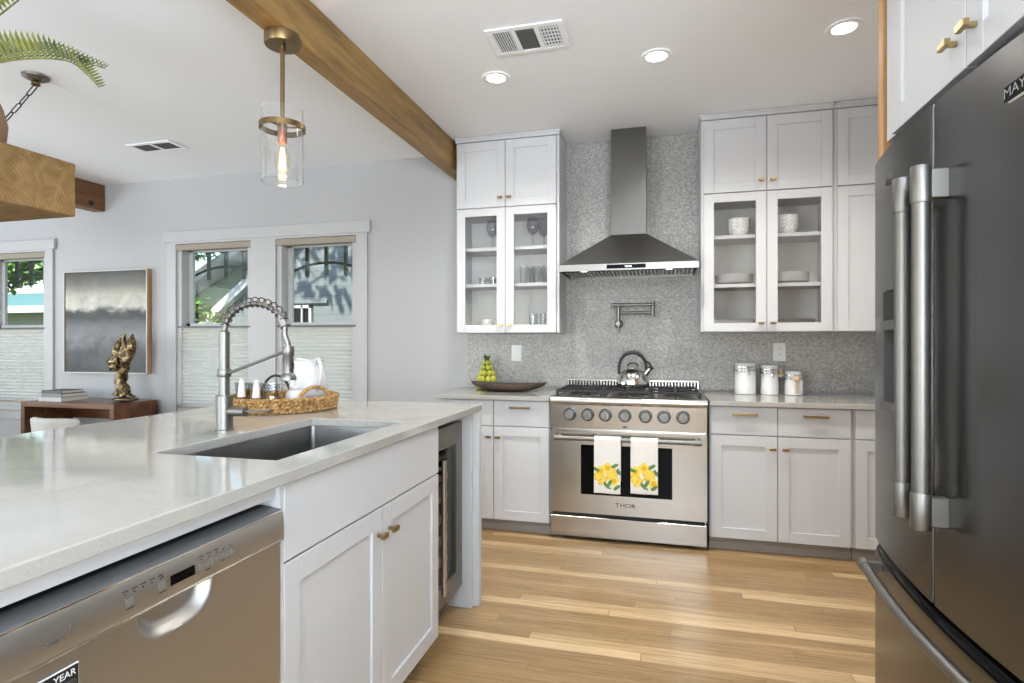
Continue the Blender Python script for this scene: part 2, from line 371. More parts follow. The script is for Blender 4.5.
M['fern'] = leaf('fern green', rgb(46, 68, 20), rgb(134, 134, 50)); M['tree'] = leaf('tree leaves', rgb(44, 92, 30), rgb(126, 168, 66)); M['topleaf'] = leaf('dark fruit leaves', rgb(34, 66, 26), rgb(70, 100, 44))
M['pear'] = leaf('yellow green pears', rgb(168, 172, 52), rgb(214, 206, 92))
def siding(name, a, b):
    m = N(name); tc = m.n('TexCoord'); sp = m.n('SeparateXYZ'); m.l(tc.outputs['Object'], sp.inputs[0]); f = m.math('FRACT', m.math('DIVIDE', sp.outputs['Z'], .16))
    c = m.ramp(f, [(0, a), (.09, b), (1, b)]); m.l(c, m.b.inputs['Base Color']); m.b.inputs['Roughness'].default_value = .7; m.bump(f, .5, .02); return m.m
M['siding_blue'] = siding('blue grey siding', rgb(74, 80, 82), rgb(118, 124, 124)); M['siding_green'] = siding('sage siding', rgb(84, 94, 84), rgb(118, 130, 114))
M['roof'] = plain('teal metal roof', rgb(92, 134, 124), .5)
def towel_mat():
    m = N('printed lemon towel'); a = m.n('VertexColor'); a.layer_name = 'print'; m.l(a.outputs[0], m.b.inputs['Base Color']); m.b.inputs['Roughness'].default_value = .9; m.bump(m.noise(m.obj(), 600, 1), .1, .001); return m.m
M['towel'] = towel_mat()

M['frame'] = wood('oak picture frame', rgb(140, 108, 74), rgb(166, 132, 96), rgb(184, 152, 116), 'z')
M['shelf_silver'] = plain('silver leaf edge', rgb(196, 196, 194), .4)
M['button'] = plain('soft grey button', rgb(112, 107, 100), .5)
M['pitcher'] = plain('white pitcher glaze', rgb(200, 201, 203), .16)
# ---------------------------------------------------------------- room shell
CZ = 2.76; WY = 4.27; XR = 1.40; XL = -7.6; YR = -3.5
def struct(o, label, cat): return tag(o, label, cat, kind='structure')
struct(MB().box(XL - .15, XR + .15, YR - .15, WY + .15, -.12, 0).build('floor', M['floor']), 'light oak strip plank floor', 'floor')
struct(MB().box(XL - .15, XR + .15, YR - .15, WY + .15, CZ, CZ + .12).build('ceiling', M['ceiling']), 'flat white painted ceiling over kitchen and dining area', 'ceiling')
WT, WB = 2.16, .66
OPEN = [(-6.63, -5.85), (-4.281, -3.48), (-3.226, -2.45)]
def holed_wall(name, x0, x1, holes, y0, y1, mat, axis='y'):
    mb = MB()
    def bx(a, b, z0, z1):
        if axis == 'y': mb.box(a, b, y0, y1, z0, z1)
        else: mb.box(y0, y1, a, b, z0, z1)
    x = x0
    for (a, b, za, zb) in holes:
        bx(x, a, 0, CZ); bx(a, b, 0, za); bx(a, b, zb, CZ); x = b
    bx(x, x1, 0, CZ); return mb.build(name, mat)
struct(holed_wall('wall_back', XL, XR, [(a, b, WB, WT) for a, b in OPEN], WY, WY + .15, M['wall']), 'long white painted wall behind the range and around the windows', 'wall')
struct(holed_wall('wall_right', YR, WY, [(-2.8, -1.0, .5, 2.2)], XR, XR + .15, M['wall'], 'x'), 'white painted wall behind the refrigerator', 'wall')  # opening added only to go with the right fill lamp
struct(holed_wall('wall_left', YR, WY, [(-.3, 2.7, .3, 2.25)], XL - .15, XL, M['wall'], 'x'), 'white painted far left wall of the dining area', 'wall')
struct(holed_wall('wall_front', XL, XR, [(-5.2, -2.6, .3, 2.25), (-1.0, .5, .6, 2.25)], YR - .15, YR, M['wall']), 'white painted wall behind the camera', 'wall')
struct(MB().box(-8.6, 2.4, -5.2, 4.95, CZ + .13, CZ + .3).build('roof', M['trim']), 'flat roof slab added above the room to block sun at the rear openings', 'roof')  # unseen slab with long eaves, added to keep sun out of the rear openings

# tile splashback
struct(MB().box(-1.476, XR - .002, WY - .012, WY - .001, .93, CZ - .002).build('backsplash', M['tile']), 'grey embossed tile splashback covering the wall behind the range', 'tile')

# window casings and windows
def casing(name, x0, x1, mids, label):
    mb = MB(); y0, y1 = WY - .022, WY - .001
    mb.box(x0 - .03, x1 + .03, y0 - .008, y1, WT + .018, WT + .115, .002)
    mb.box(x0, x1, y0, y1, WT, WT + .018)
    for a, b in mids: mb.box(a, b, y0, y1, WB - .03, WT, .0015)
    mb.box(x0 - .03, x1 + .03, y0 - .03, y1, WB - .065, WB - .03, .003)
    mb.box(x0, x1, y0, y1, WB - .16, WB - .065, .0015)
    return struct(mb.build(name, M['trim']), label, 'window trim')
casing('trim_1', -6.73, -5.75, [(-6.73, -6.63), (-5.85, -5.75)], 'white casing around the far left window beside the painting')
casing('trim_2', -4.38, -2.35, [(-4.38, -4.281), (-3.48, -3.226), (-2.45, -2.35)], 'white casing joining the two windows behind the faucet')
places = ['at the left edge behind the desk', 'right of the painting, behind the faucet', 'nearest the kitchen cabinets']
for i, (a, b) in enumerate(OPEN):
    w = struct(thing('window_%d' % (i + 1), (0.5 * (a + b), WY + .08, WB), 'white double hung window ' + places[i], 'window'), None, None)
    f = MB()
    f.box(a, a + .045, WY, WY + .13, WB, WT); f.box(b - .045, b, WY, WY + .13, WB, WT); f.box(a, b, WY, WY + .13, WT - .035, WT); f.box(a, b, WY, WY + .13, WB, WB + .03)
    f.build('window_frame', M['trim'], w)
    for nm, z0, z1, y in (('upper_sash', 1.40, WT - .035, WY + .085), ('lower_sash', WB + .03, 1.44, WY + .055)):
        s = MB(); A, B = a + .045, b - .045
        s.box(A, A + .045, y, y + .03, z0, z1, .002); s.box(B - .045 + .02, B, y, y + .03, z0, z1, .002); s.box(A, B, y, y + .03, z1 - .03, z1, .002); s.box(A, B, y, y + .03, z0, z0 + .04, .002)
        so = s.build(nm, M['trim'], w)
        MB().box(A + .04, B - .02, y + .012, y + .018, z0 + .03, z1 - .02).build('glass_pane', M['pane'], so)
    # top-down shade drawn over the lower half
    t = thing('pleated_blind', (0.5 * (a + b), WY + .02, .68), ['white pleated shade over the lower half of the far left window', 'white pleated shade covering the lower half of the window behind the faucet riser', 'white pleated shade on the lower half of the window nearest the kitchen'][i], 'window shade', 'pleated window shades')
    MB().box(a + .004, b - .004, WY - .02, WY + .04, WT - .058, WT - .004, .003).build('head_rail', M['headrail'], t)
    mb = MB()
    def shade(u, v):
        k = v * 44; z = 1.40 - .72 * v; y = WY + .012 + (.007 if int(round(k)) % 2 else -.007); return (a + .006 + u * (b - a - .012), y, z)
    mb.grid(shade, 1, 44); mb.build('pleated_fabric', M['shade'], t, ang=10)
    MB().box(a + .005, b - .005, WY - .004, WY + .028, 1.397, 1.413, .002).build('middle_rail', M['grey'], t)
    MB().box(a + .005, b - .005, WY - .004, WY + .028, .665, .684, .002).build('bottom_rail', M['headrail'], t)

# ---------------------------------------------------------------- beams
t = tag(MB().box(-1.578, -1.478, YR + .02, WY - .004, 2.545, CZ - .002, .004).build('ceiling_beam', M['beam']), 'long warm cedar ceiling beam running above the island to the back wall', 'beam')
t = thing('ceiling_beam', (-5.2, 2, 2.5), 'short dark stained ceiling beam beyond the timber ledge at upper left', 'beam')
MB().box(-5.25, -5.12, YR + .02, WY - .004, 2.51, CZ - .002, .004).build('beam', M['beam_dark'], t)
kb = MB(); kb.lathe([(0, .012), (.014, .011), (.022, .006), (.024, 0), (.024, -.004)], (-5.118, 4.13, 2.56), 16, 'x'); kb.build('bolt', M['iron'], t)
t = thing('timber_ledge', (-2.5, 1.49, 1.74), 'thick sawn timber ledge with visible growth rings at upper left, under the potted fern', 'timber')
MB().box(-3.4, -2.14, 1.33, 1.667, 1.74, 1.94, .004).build('timber', M['timber'], t)
MB().box(-3.1, -2.86, 1.38, 1.62, 0, 1.7395, .006).build('post', M['beam_z'], t)
tag(MB().box(.642, XR - .004, 1.93, 1.972, .001, CZ - .002, .002).build('side_panel', M['beam_z']), 'light cedar board standing upright behind the refrigerator', 'panel')

# ---------------------------------------------------------------- cabinets
def shaker(M4, x0, x1, z0, z1, rail=.062, t=.02, rec=.009):
    m = MB(M4); b = .0012
    m.box(x0, x0 + rail, 0, t, z0, z1, b); m.box(x1 - rail, x1, 0, t, z0, z1, b)
    m.box(x0 + rail, x1 - rail, 0, t, z0, z0 + rail, b); m.box(x0 + rail, x1 - rail, 0, t, z1 - rail, z1, b)
    m.box(x0 + rail - .002, x1 - rail + .002, rec, t - .002, z0 + rail - .002, z1 - rail + .002); return m
def knob(M4, x, z, parent, w=.036):
    m = MB(M4); m.box(x - .005, x + .005, -.02, .0, z - .005, z + .005); m.box(x - w / 2, x + w / 2, -.03, -.018, z - .008, z + .008, .0015); return tag(m.build('knob', M['brass'], parent))
def pull(M4, x, z, parent, w=.14):
    m = MB(M4)
    for q in (-.42, .42): m.box(x + w * q - .005, x + w * q + .005, -.024, 0, z - .005, z + .005)
    m.box(x - w / 2, x + w / 2, -.034, -.022, z - .007, z + .007, .0015); return m.build('pull', M['brass'], parent)
def door(face, plane, x0, x1, z0, z1, parent, kx=None, kz=None, rail=.062):
    F = frame(face, plane); d = shaker(F, x0, x1, z0, z1, rail).build('door', M['cab'], parent)
    if kx is not None: knob(F, kx, kz, d)
    return d
def glass_door(face, plane, x0, x1, z0, z1, parent, kx, kz, r=.062):
    F = frame(face, plane); m = MB(F); b = .0012
    m.box(x0, x0 + r, 0, .02, z0, z1, b); m.box(x1 - r, x1, 0, .02, z0, z1, b); m.box(x0 + r, x1 - r, 0, .02, z0, z0 + .055, b); m.box(x0 + r, x1 - r, 0, .02, z1 - .055, z1, b)
    d = m.build('door', M['cab'], parent); tag(d, 'glazed cabinet door')
    MB(F).box(x0 + r - .004, x1 - r + .004, .009, .013, z0 + .05, z1 - .05).build('glass_pane', M['cabpane'], d)
    knob(F, kx, kz, d); return d
def slab_front(face, plane, x0, x1, z0, z1, parent, px=None):
    F = frame(face, plane); d = MB(F).box(x0, x1, 0, .02, z0, z1, .0012).build('drawer', M['cab'], parent)
    if px is not None: pull(F, px, .5 * (z0 + z1) + .04, d)
    return d
YB = 3.656      # face of base doors
def base(name, x0, x1, label, fronts):
    t = thing(name, (.5 * (x0 + x1), 3.95, 0), label, 'cabinet', 'white base cabinets along the back wall')
    MB().box(x0, x1, YB + .022, WY - .013, .082, .884, .001).build('carcass', M['cab'], t)
    k = MB(); k.box(x0 + .002, x1 - .002, YB + .06, YB + .078, 0.0, .0818); k.box(x0 + .002, x1 - .002, YB + .052, YB + .06, .0, .045); k.build('toe_kick', M['toe'], t)
    for (a, b, kx, px) in fronts:
        slab_front('-y', YB, a, b, .712, .8776, t, px)
        door('-y', YB, a, b, .085, .705, t, kx, .634 if kx is not None else 0)
    return t
base('base_cabinet', -1.462, -.700, 'white shaker base cabinet left of the range, partly behind the island', [(-1.458, -1.0865, -1.115, -1.272), (-1.0815, -.707, -1.05, -.90)])
base('base_cabinet', .286, 1.071, 'white shaker base cabinet right of the range, under the three canisters', [(.2934, .6655, .637, .485), (.6695, 1.0549, .707, .867)])
base('base_cabinet', 1.073, XR - .003, 'narrow white base cabinet in the corner, mostly behind the refrigerator', [(1.079, 1.393, None, None)])

def countertop(name, x0, x1, y0, y1, z0, z1, label):
    o = MB().box(x0, x1, y0, y1, z0, z1, .003, 2).build(name, M['quartz'], ang=10); return tag(o, label, 'countertop')
countertop('countertop', -1.492, -.699, 3.621, WY - .013, .8845, .914, 'white quartz countertop left of the range, under the wooden bowl')
countertop('countertop', .283, XR - .003, 3.621, WY - .013, .8845, .914, 'white quartz countertop right of the range, under the canisters')

YU = 3.93
def upper(x0, x1, label, doors, hollow, shelves=()):
    t = thing('wall_cabinet', (.5 * (x0 + x1), 4.1, 1.335), label, 'cabinet', 'white wall cabinets')
    y0, y1, z0, z1 = YU + .022, WY - .013, 1.334, 2.722
    m = MB()
    m.box(x0, x0 + .02, y0, y1, z0, z1, .001); m.box(x1 - .02, x1, y0, y1, z0, z1, .001); m.box(x0 + .02, x1 - .02, y0, y1, z0, z0 + .022); m.box(x0 + .02, x1 - .02, y0, y1, z1 - .02, z1)
    m.box(x0 + .02, x1 - .02, y0, y1, 2.195, 2.215)
    m.box(x0 + .02, x0 + .045, y0, y0 + .018, z0, z1); m.box(x1 - .045, x1 - .02, y0, y0 + .018, z0, z1); m.box(x0 + .02, x1 - .02, y0, y0 + .018, 2.2, 2.27)
    m.build('carcass', M['cab'], t)
    b = MB(); b.box(x0 + .02, x1 - .02, y1 - .01, y1 - .001, z0 + .022, z1 - .02); b.build('back_panel', M['cab_in'], t)
    for s in shelves: MB().box(x0 + .021, x1 - .021, y0 + .03, y1 - .0105, s - .024, s, .001).build('shelf', M['cab'], t)
    c = MB(); c.box(x0 - .004, x1 + .004, YU + .004, y1, z1 + .0005, CZ - .004, .002); c.box(x0 - .010, x1 + .010, YU - .004, y1, CZ - .016, CZ - .0025, .002); c.build('crown_moulding', M['cab'], t)
    for (a, b_, kx) in doors:
        door('-y', YU, a, b_, 2.2395, 2.7135, t, kx, 2.302)
        if hollow: glass_door('-y', YU, a, b_, 1.3366, 2.2325, t, kx, 1.388)
        else: door('-y', YU, a, b_, 1.3366, 2.2325, t, kx, 1.388)
    return t
upper(-1.455, -.69, 'white wall cabinet with glass doors left of the range hood, holding glassware', [(-1.4435, -1.0805, -1.113), (-1.0765, -.7105, -1.046)], True, (1.958, 1.694))
upper(.256, 1.0435, 'white wall cabinet with glass doors right of the hood, holding bowls and plates', [(.272, .6515, .618), (.6555, 1.031, .688)], True, (1.970, 1.650))
upper(1.0445, XR - .024, 'white wall cabinet with solid doors in the right corner beside the refrigerator', [(1.060, 1.370, None)], False)

# ---------------------------------------------------------------- range
RF = 3.64
t = thing('range_cooker', (-.21, 3.95, 0), 'stainless steel gas range with seven knobs and two towels on its oven handle', 'range')
rx0, rx1 = -.69, .27
m = MB(); m.box(rx0 + .002, rx1 - .002, RF + .03, WY - .02, .1, .905); m.box(rx0 + .05, rx1 - .05, RF + .06, WY - .05, .02, .1)
for x in (rx0 + .04, rx1 - .04): m.cyl((x, RF + .1, 0), (x, RF + .1, .1), .02); m.cyl((x, 4.15, 0), (x, 4.15, .1), .02)
m.build('body', M['steel_x'], t)
m = MB(); m.prism([(RF + .03, .868), (RF - .022, .868), (RF - .034, .878), (RF - .038, .892), (RF - .034, .906), (RF - .022, .917), (RF - .004, .922), (4.20, .922), (4.20, .905), (RF + .03, .905)], rx0, rx1, 'x'); m.build('cooktop', M['steel'], t)
MB().prism([(RF + .03, .716), (RF, .716), (RF - .004, .868), (RF + .03, .868)], rx0, rx1, 'x').build('control_panel', M['steel_x'], t)
F = frame('-y', RF)
for x in (-.566, -.451, -.340, -.219, -.093, .018, .130):
    k = MB(); k.lathe([(0, 0), (.041, 0), (.041, .008), (.036, .012), (.0, .012)], (x, RF - .002, .806), 26, 'y'); ko = k.build('knob', M['steel_dark'], t)
    k = MB(); k.lathe([(.031, .0), (.030, .030), (.026, .036), (0, .037)], (x, RF - .013, .806), 26, 'y'); k.box(x - .006, x + .006, RF - .062, RF - .04, .778, .834, .002); k.build('knob_grip', M['nickel'], ko)
MB().box(-.232, -.206, RF - .005, RF, .73, .738, .001).build('indicator', M['black'], t)
dd = MB(); y0 = RF - .012
wx0, wx1, wz0, wz1 = -.495, .067, .30, .615
dz0, dz1 = .178, .704
for b in ((rx0, wx0, dz0, dz1), (wx1, rx1, dz0, dz1), (wx0, wx1, dz0, wz0), (wx0, wx1, wz1, dz1)): dd.box(b[0], b[1], y0, RF + .028, b[2], b[3])
od = dd.build('oven_door', M['steel_x'], t)
MB().box(wx0 - .001, wx1 + .001, y0 + .004, y0 + .012, wz0 - .001, wz1 + .001).build('oven_window', M['black_gloss'], od)
m = MB(); m.cyl((rx0 + .035, RF - .072, .664), (rx1 - .04, RF - .072, .664), .0145, 20)
for x in (rx0 + .055, rx1 - .06): m.cyl((x, RF - .072, .664), (x, y0, .664), .012)
for a, b in ((rx0 + .032, rx0 + .078), (rx1 - .083, rx1 - .037)): m.cyl((a, RF - .072, .664), (b, RF - .072, .664), .0175, 20)
m.build('handle', M['nickel'], od)
text('brand_lettering', 'THOR', (-.216, y0 - .0006, .242), .034, '-y', M['print_black'], od, sx=1.35)
MB().box(rx0 + .012, rx1 - .012, RF + .004, RF + .02, .152, .178).build('vent_gap', M['dark_gap'], t)
MB().box(rx0, rx1, RF - .01, RF + .02, .025, .153, .003).build('kick_panel', M['steel_x'], t)
# back vent
m = MB(); bx0, bx1 = rx0 + .02, rx1 - .015
m.box(bx0, bx1, 4.175, 4.21, .922, .945); m.box(bx0, bx1, 4.175, 4.21, .985, .998, .002)
for k in range(43):
    x = bx0 + .004 + (bx1 - bx0 - .014) * k / 42; m.box(x, x + .0085, 4.178, 4.205, .944, .986)
m.build('vent_guard', M['steel'], t)
MB().box(bx0 + .004, bx1 - .004, 4.206, 4.209, .944, .986).build('vent_back', M['black'], t)
for cx in (-.515, -.212, .091):
    g = MB(); w, y0g, y1g, zt = .142, 3.69, 4.14, .956
    for x in (cx - w, cx + w): g.box(x - .006, x + .006, y0g, y1g, zt - .014, zt, .002)
    for y in (y0g, .5 * (y0g + y1g), y1g): g.box(cx - w, cx + w, y - .006, y + .006, zt - .014, zt, .002)
    for by in (y0g + .115, y1g - .115):
        for k in range(6):
            a = k * pi / 3 + .5; g.obox(Matrix.Translation((cx + .075 * cos(a), by + .075 * sin(a), zt - .006)) @ Matrix.Rotation(a, 4, 'Z'), .10, .012, .016, .002)
    for x in (cx - w, cx + w):
        for y in (y0g, y1g): g.box(x - .008, x + .008, y - .008, y + .008, .922, zt)
    g.build('burner_grate', M['iron'], t)
    for by in (y0g + .115, y1g - .115):
        b = MB(); b.lathe([(.062, .922), (.058, .930), (.04, .932), (.038, .941), (0, .942)], (cx, by, 0), 22); b.build('burner', M['iron'], t)

# towels over the oven handle
def towel(x0, x1, z1, label, seed):
    random.seed(seed); yb = RF - .072; w = x1 - x0; z0h = .664
    front = z0h - z1; back = .26; r = .0175; arc = pi * r; L = front + arc + back
    nu, nv = 44, 120
    cx = [(random.uniform(.12, .9), random.uniform(.16, .40), random.uniform(.15, .24), random.choice([0, 1])) for _ in range(5)]
    cx = [(.22, .40, .20, 1), (.72, .36, .24, 0), (.30, .26, .20, 0), (.80, .22, .19, 1), (.52, .46, .2, 1), (.12, .30, .17, 0)]
    cx = [(a + random.uniform(-.05, .05), b + random.uniform(-.03, .03), c, d) for a, b, c, d in cx]
    lf = [(.78, .52, .5), (.95, .40, -.7), (.48, .15, 2.3), (.86, .12, .6), (.60, .20, 1.1), (.08, .44, -.4)]
    H = front
    def pos(u, v):
        s = v * L; x = x0 + u * w
        fold = .0035 * sin(u * 7 + seed)
        if s < front: y = yb - r - .0015; z = z1 + s; amp = 1 - s / front; y -= .006 * amp + fold * amp
        elif s < front + arc: a = (s - front) / r; y = yb - (r + .0015) * cos(a); z = z0h + (r + .0015) * sin(a)
        else: y = yb + r + .0015; z = z0h - (s - front - arc)
        return (x, y, z)
    mb = MB(); mb.grid(pos, nu, nv); o = mb.build('tea_towel', M['towel'], ang=60)
    ca = o.data.color_attributes.new('print', 'FLOAT_COLOR', 'POINT')
    white, ly, dy, gr, bl = rgb(236, 234, 230), rgb(244, 218, 92), rgb(232, 188, 40), rgb(72, 122, 62), rgb(60, 70, 120)
    for i, v in enumerate(o.data.vertices):
        gu, gv = i // (nv + 1) / nu, (i % (nv + 1)) / nv
        s = gv * L; c = white
        if s < front:
            px, pz = gu, s / w * .55     # keep blooms round
            for (a, b, rr, k) in cx:
                d = math.hypot(px - a, (s - b * H) / w); ang = math.atan2(s - b * H, (px - a) * w)
                if d < rr * (1 + .10 * sin(5 * ang)):
                    q = d / rr; c = ly if (k ^ (1 if q < .55 else 0)) else dy
                    if .62 < q < .72: c = rgb(250, 234, 150)
            for (a, b, th) in lf:
                dx = (px - a); dz = (s - b * H) / w; e = dx * cos(th) + dz * sin(th); f = -dx * sin(th) + dz * cos(th)
                if (e / .15) ** 2 + (f / .065) ** 2 < 1: c = gr if abs(f) > .012 else rgb(120, 160, 96)
            for (a, b) in ((.4, .20), (.9, .46), (.62, .1)):
                if math.hypot(px - a, (s - b * H) / w) < .035: c = bl
        ca.data[i].color = c
    sm = o.modifiers.new('thick', 'SOLIDIFY'); sm.thickness = .002; sm.offset = 0
    return tag(o, label, 'towel', 'lemon print towels on the oven handle')
towel(-.402, -.240, .335, 'left of the two white lemon print towels hanging on the oven handle', 3)
towel(-.180, -.018, .345, 'right of the two white lemon print towels hanging on the oven handle', 5)

# ---------------------------------------------------------------- range hood
t = thing('range_hood', (-.22, 4.1, 1.74), 'stainless steel chimney range hood above the gas range', 'range hood')
hx0, hx1, hy0, hy1 = -.664, .232, 3.77, WY - .014; z0, z1, z2 = 1.738, 1.782, 2.018; cx0, cx1, cy0 = -.338, -.100, 4.04
v = [(hx0, hy0, z1), (hx1, hy0, z1), (hx1, hy1, z1), (hx0, hy1, z1), (cx0, cy0, z2), (cx1, cy0, z2), (cx1, hy1, z2), (cx0, hy1, z2)]
MB().faces(v, [(0, 1, 5, 4), (1, 2, 6, 5), (2, 3, 7, 6), (3, 0, 4, 7)]).build('canopy', M['steel_canopy'], t)
m = MB(); m.box(hx0, hx1, hy0, hy0 + .012, z0, z1, .001); m.box(hx0, hx0 + .012, hy0 + .012, hy1, z0, z1); m.box(hx1 - .012, hx1, hy0 + .012, hy1, z0, z1); m.box(hx0, hx1, hy1 - .012, hy1, z0, z1); m.build('rim', M['steel_canopy'], t)
c = MB(); c.box(cx0, cx1, cy0, hy1, z2 + .0005, CZ - .003); c.build('chimney', M['steel_hood'], t)
MB().box(-.345, -.095, hy0 - .003, hy0, z0 + .010, z1 - .008, .001).build('control_strip', M['black_gloss'], t)
m = MB(); m.box(-.225, -.205, hy0 - .0036, hy0 - .003, z0 + .018, z0 + .027); m.box(-.2, -.185, hy0 - .0036, hy0 - .003, z0 + .018, z0 + .027); m.build('display', M['lcd'], t)
MB().box(hx0 + .012, hx1 - .012, hy0 + .012, hy1 - .012, z0 + .022, z0 + .026).build('filter_tray', M['grey'], t)
for k in range(3):
    a = hx0 + .03 + k * .282; b = a + .272; f = MB(); f.box(a, b, hy0 + .10, hy1 - .05, z0 + .014, z0 + .018)
    fo = f.build('baffle_filter', M['black'], t)
    f = MB(); n = 11
    for q in range(n): x = a + .006 + (b - a - .012) * q / (n - 1); f.box(x - .0065, x + .0065, hy0 + .10, hy1 - .05, z0 + .003, z0 + .012, .002)
    f.build('baffle', M['steel'], fo)
for x in (-.50, .05):
    m = MB(); m.lathe([(.028, .018), (.028, .004), (.024, .002)], (x, hy0 + .055, z0), 20); l = m.build('lamp_ring', M['chrome'], t)
    MB().lathe([(.024, .006), (0, .006)], (x, hy0 + .055, z0), 20).build('lamp_lens', M['hoodled'], l)

# ---------------------------------------------------------------- pot filler
t = thing('pot_filler', (-.30, WY - .012, 1.40), 'folding brushed nickel pot filler tap on the tiles above the kettle', 'tap')
m = MB(); wy = WY - .012; ay = wy - .075
m.lathe([(0, 0), (.032, 0), (.032, .006), (.022, .012), (.015, .016), (.013, .075)], (-.298, wy, 1.40), 22, 'y'); m.build('wall_flange', M['nickel'], t)
m = MB(); m.cyl((-.298, ay, 1.385), (-.298, ay, 1.545), .013, 18); m.lathe([(.0165, -.012), (.0165, .012)], (-.298, ay, 1.475), 18); m.build('upright', M['nickel'], t)
m = MB(); m.cyl((-.298, ay, 1.478), (-.056, ay, 1.478), .0105, 16); m.build('lower_arm', M['nickel'], t)
m = MB(); m.cyl((-.335, ay - .026, 1.535), (-.056, ay - .01, 1.535), .0115, 16); m.cyl((-.335, ay - .026, 1.535), (-.335, ay - .026, 1.505), .011, 16); m.cyl((-.348, ay - .026, 1.535), (-.32, ay - .026, 1.535), .015, 16); m.build('spout_arm', M['nickel'], t)
m = MB(); m.cyl((-.056, ay, 1.452), (-.056, ay, 1.558), .0145, 18); m.build('elbow_joint', M['nickel'], t)
m = MB(); m.cyl((-.298, ay, 1.40), (-.298, ay - .05, 1.40), .016, 16); m.cyl((-.298, ay - .04, 1.395), (-.288, ay - .045, 1.335), .006, 10); m.build('valve_lever', M['nickel'], t)

# ---------------------------------------------------------------- wall plates
def outlet(x, z, label, toggle):
    t = thing('wall_outlet', (x, WY - .014, z), label, 'outlet')
    MB().box(x - .04, x + .04, WY - .018, WY - .0125, z - .062, z + .062, .002).build('cover_plate', M['plate_white'], t)
    if toggle: MB().box(x - .017, x + .017, WY - .0215, WY - .018, z - .034, z + .034, .001).build('rocker', M['plate_white'], t)
    else:
        for dz in (-.02, .02):
            s = MB(); s.box(x - .017, x + .017, WY - .0195, WY - .018, z + dz - .014, z + dz + .014, .001); so = s.build('socket', M['plate_white'], t)
            s = MB()
            for dx in (-.006, .006): s.box(x + dx - .0012, x + dx + .0012, WY - .0199, WY - .0194, z + dz - .004, z + dz + .006)
            s.build('slot', M['black'], so)
outlet(-1.077, 1.183, 'white rocker switch plate on the tiles above the wooden bowl', True)
outlet(.787, 1.20, 'white double socket on the tiles above the canisters', False)
# ---------------------------------------------------------------- refrigerator
t = thing('refrigerator', (.98, 1.44, 0), 'large dark stainless french door refrigerator with freezer drawer at the right edge', 'refrigerator')
YC, HW = 1.441, .462
def fx(y): return .612 - .036 * (1 - ((y - YC) / HW) ** 2)
m = MB(); m.box(.69, XR - .02, YC - HW + .004, YC + HW - .004, .03, 1.78, .003); m.box(.70, XR - .05, YC - HW + .03, YC + HW - .03, .002, .03); m.build('cabinet_body', M['grey'], t)
def curved(name, ya, yb, za, zb, mat, hole=None, xb=.688):
    ys = [ya + (yb - ya) * i / 28 for i in range(29)]; zs = [za, zb]
    if hole: ys = sorted(set(ys + [hole[0], hole[1]])); zs = [za, hole[2], hole[3], zb]
    mb = MB(); t_ = bmesh.new()
    er = .006
    def X(y):
        d = min(y - ya, yb - y); return fx(y) + (er - math.sqrt(max(0, er * er - (er - d) ** 2)) if d < er else 0)
    ys = sorted(set(ys + [ya + er * q for q in (.15, .4, .7, 1)] + [yb - er * q for q in (.15, .4, .7, 1)]))
    V = [[t_.verts.new((X(y), y, z)) for z in zs] for y in ys]; Bk = [[t_.verts.new((xb, y, z)) for z in zs] for y in ys]
    ny, nz = len(ys), len(zs)
    def inh(i, j): return hole and ys[i] >= hole[0] - 1e-9 and ys[i + 1] <= hole[1] + 1e-9 and zs[j] >= hole[2] - 1e-9 and zs[j + 1] <= hole[3] + 1e-9
    for i in range(ny - 1):
        for j in range(nz - 1):
            if not inh(i, j): t_.faces.new((V[i][j], V[i][j + 1], V[i + 1][j + 1], V[i + 1][j]))
        t_.faces.new((V[i][0], V[i + 1][0], Bk[i + 1][0], Bk[i][0])); t_.faces.new((V[i][-1], Bk[i][-1], Bk[i + 1][-1], V[i + 1][-1]))
    for i in (0, ny - 1):
        for j in range(nz - 1): t_.faces.new((V[i][j], V[i][j + 1], Bk[i][j + 1], Bk[i][j]))
    bmesh.ops.recalc_face_normals(t_, faces=t_.faces[:]); mb.add(t_); return mb.build(name, mat, t, 30)
HO = (1.545, 1.785, 1.088, 1.405)
dl = curved('door', YC + .004, YC + HW, .694, 1.789, M['steel_dark'], HO)
dr = curved('door', YC - HW, YC - .004, .694, 1.789, M['steel_dark'])
fz = curved('freezer_drawer', YC - HW, YC + HW, .09, .655, M['steel_dark'])
# rolled dark lip on top of the freezer drawer
mb = MB(); mb.grid(lambda u, v: (fx(YC - HW + u * 2 * HW) + .004 + .03 * (1 - cos(v * pi / 2)) , YC - HW + u * 2 * HW, .655 + .024 * sin(v * pi / 2)), 30, 6); mb.build('drawer_lip', M['black_gloss'], fz)
MB().box(.66, .69, YC - HW + .01, YC + HW - .01, .655, .694).build('gasket', M['dark_gap'], t)
# dispenser: pocket set into the far door
mb = MB(); a, b, c, d = HO; xb = .678; xm = min(fx(a), fx(b))
mb.faces([(xb, a, c), (xb, b, c), (xb, b, d), (xb, a, d), (fx(a), a, c), (fx(b), b, c), (fx(b), b, d), (fx(a), a, d)], [(0, 1, 2, 3), (0, 4, 5, 1), (1, 5, 6, 2), (2, 6, 7, 3), (3, 7, 4, 0)]); dp = mb.build('dispenser', M['grey'], dl)
mb = MB(); mb.prism([(fx(a) - .002, a + .003), (fx(b) - .002, b - .003), (.66, b - .003), (.66, a + .003)], 1.325, 1.402, 'z'); mb.build('dispenser_panel', M['black_gloss'], dl)
mb = MB(); mb.prism([(fx(a) - .008, a), (fx(b) - .008, b), (.67, b), (.67, a)], 1.300, 1.325, 'z'); mb.prism([(fx(a) - .012, a), (fx(b) - .012, b), (.67, b), (.67, a)], 1.088, 1.108, 'z')
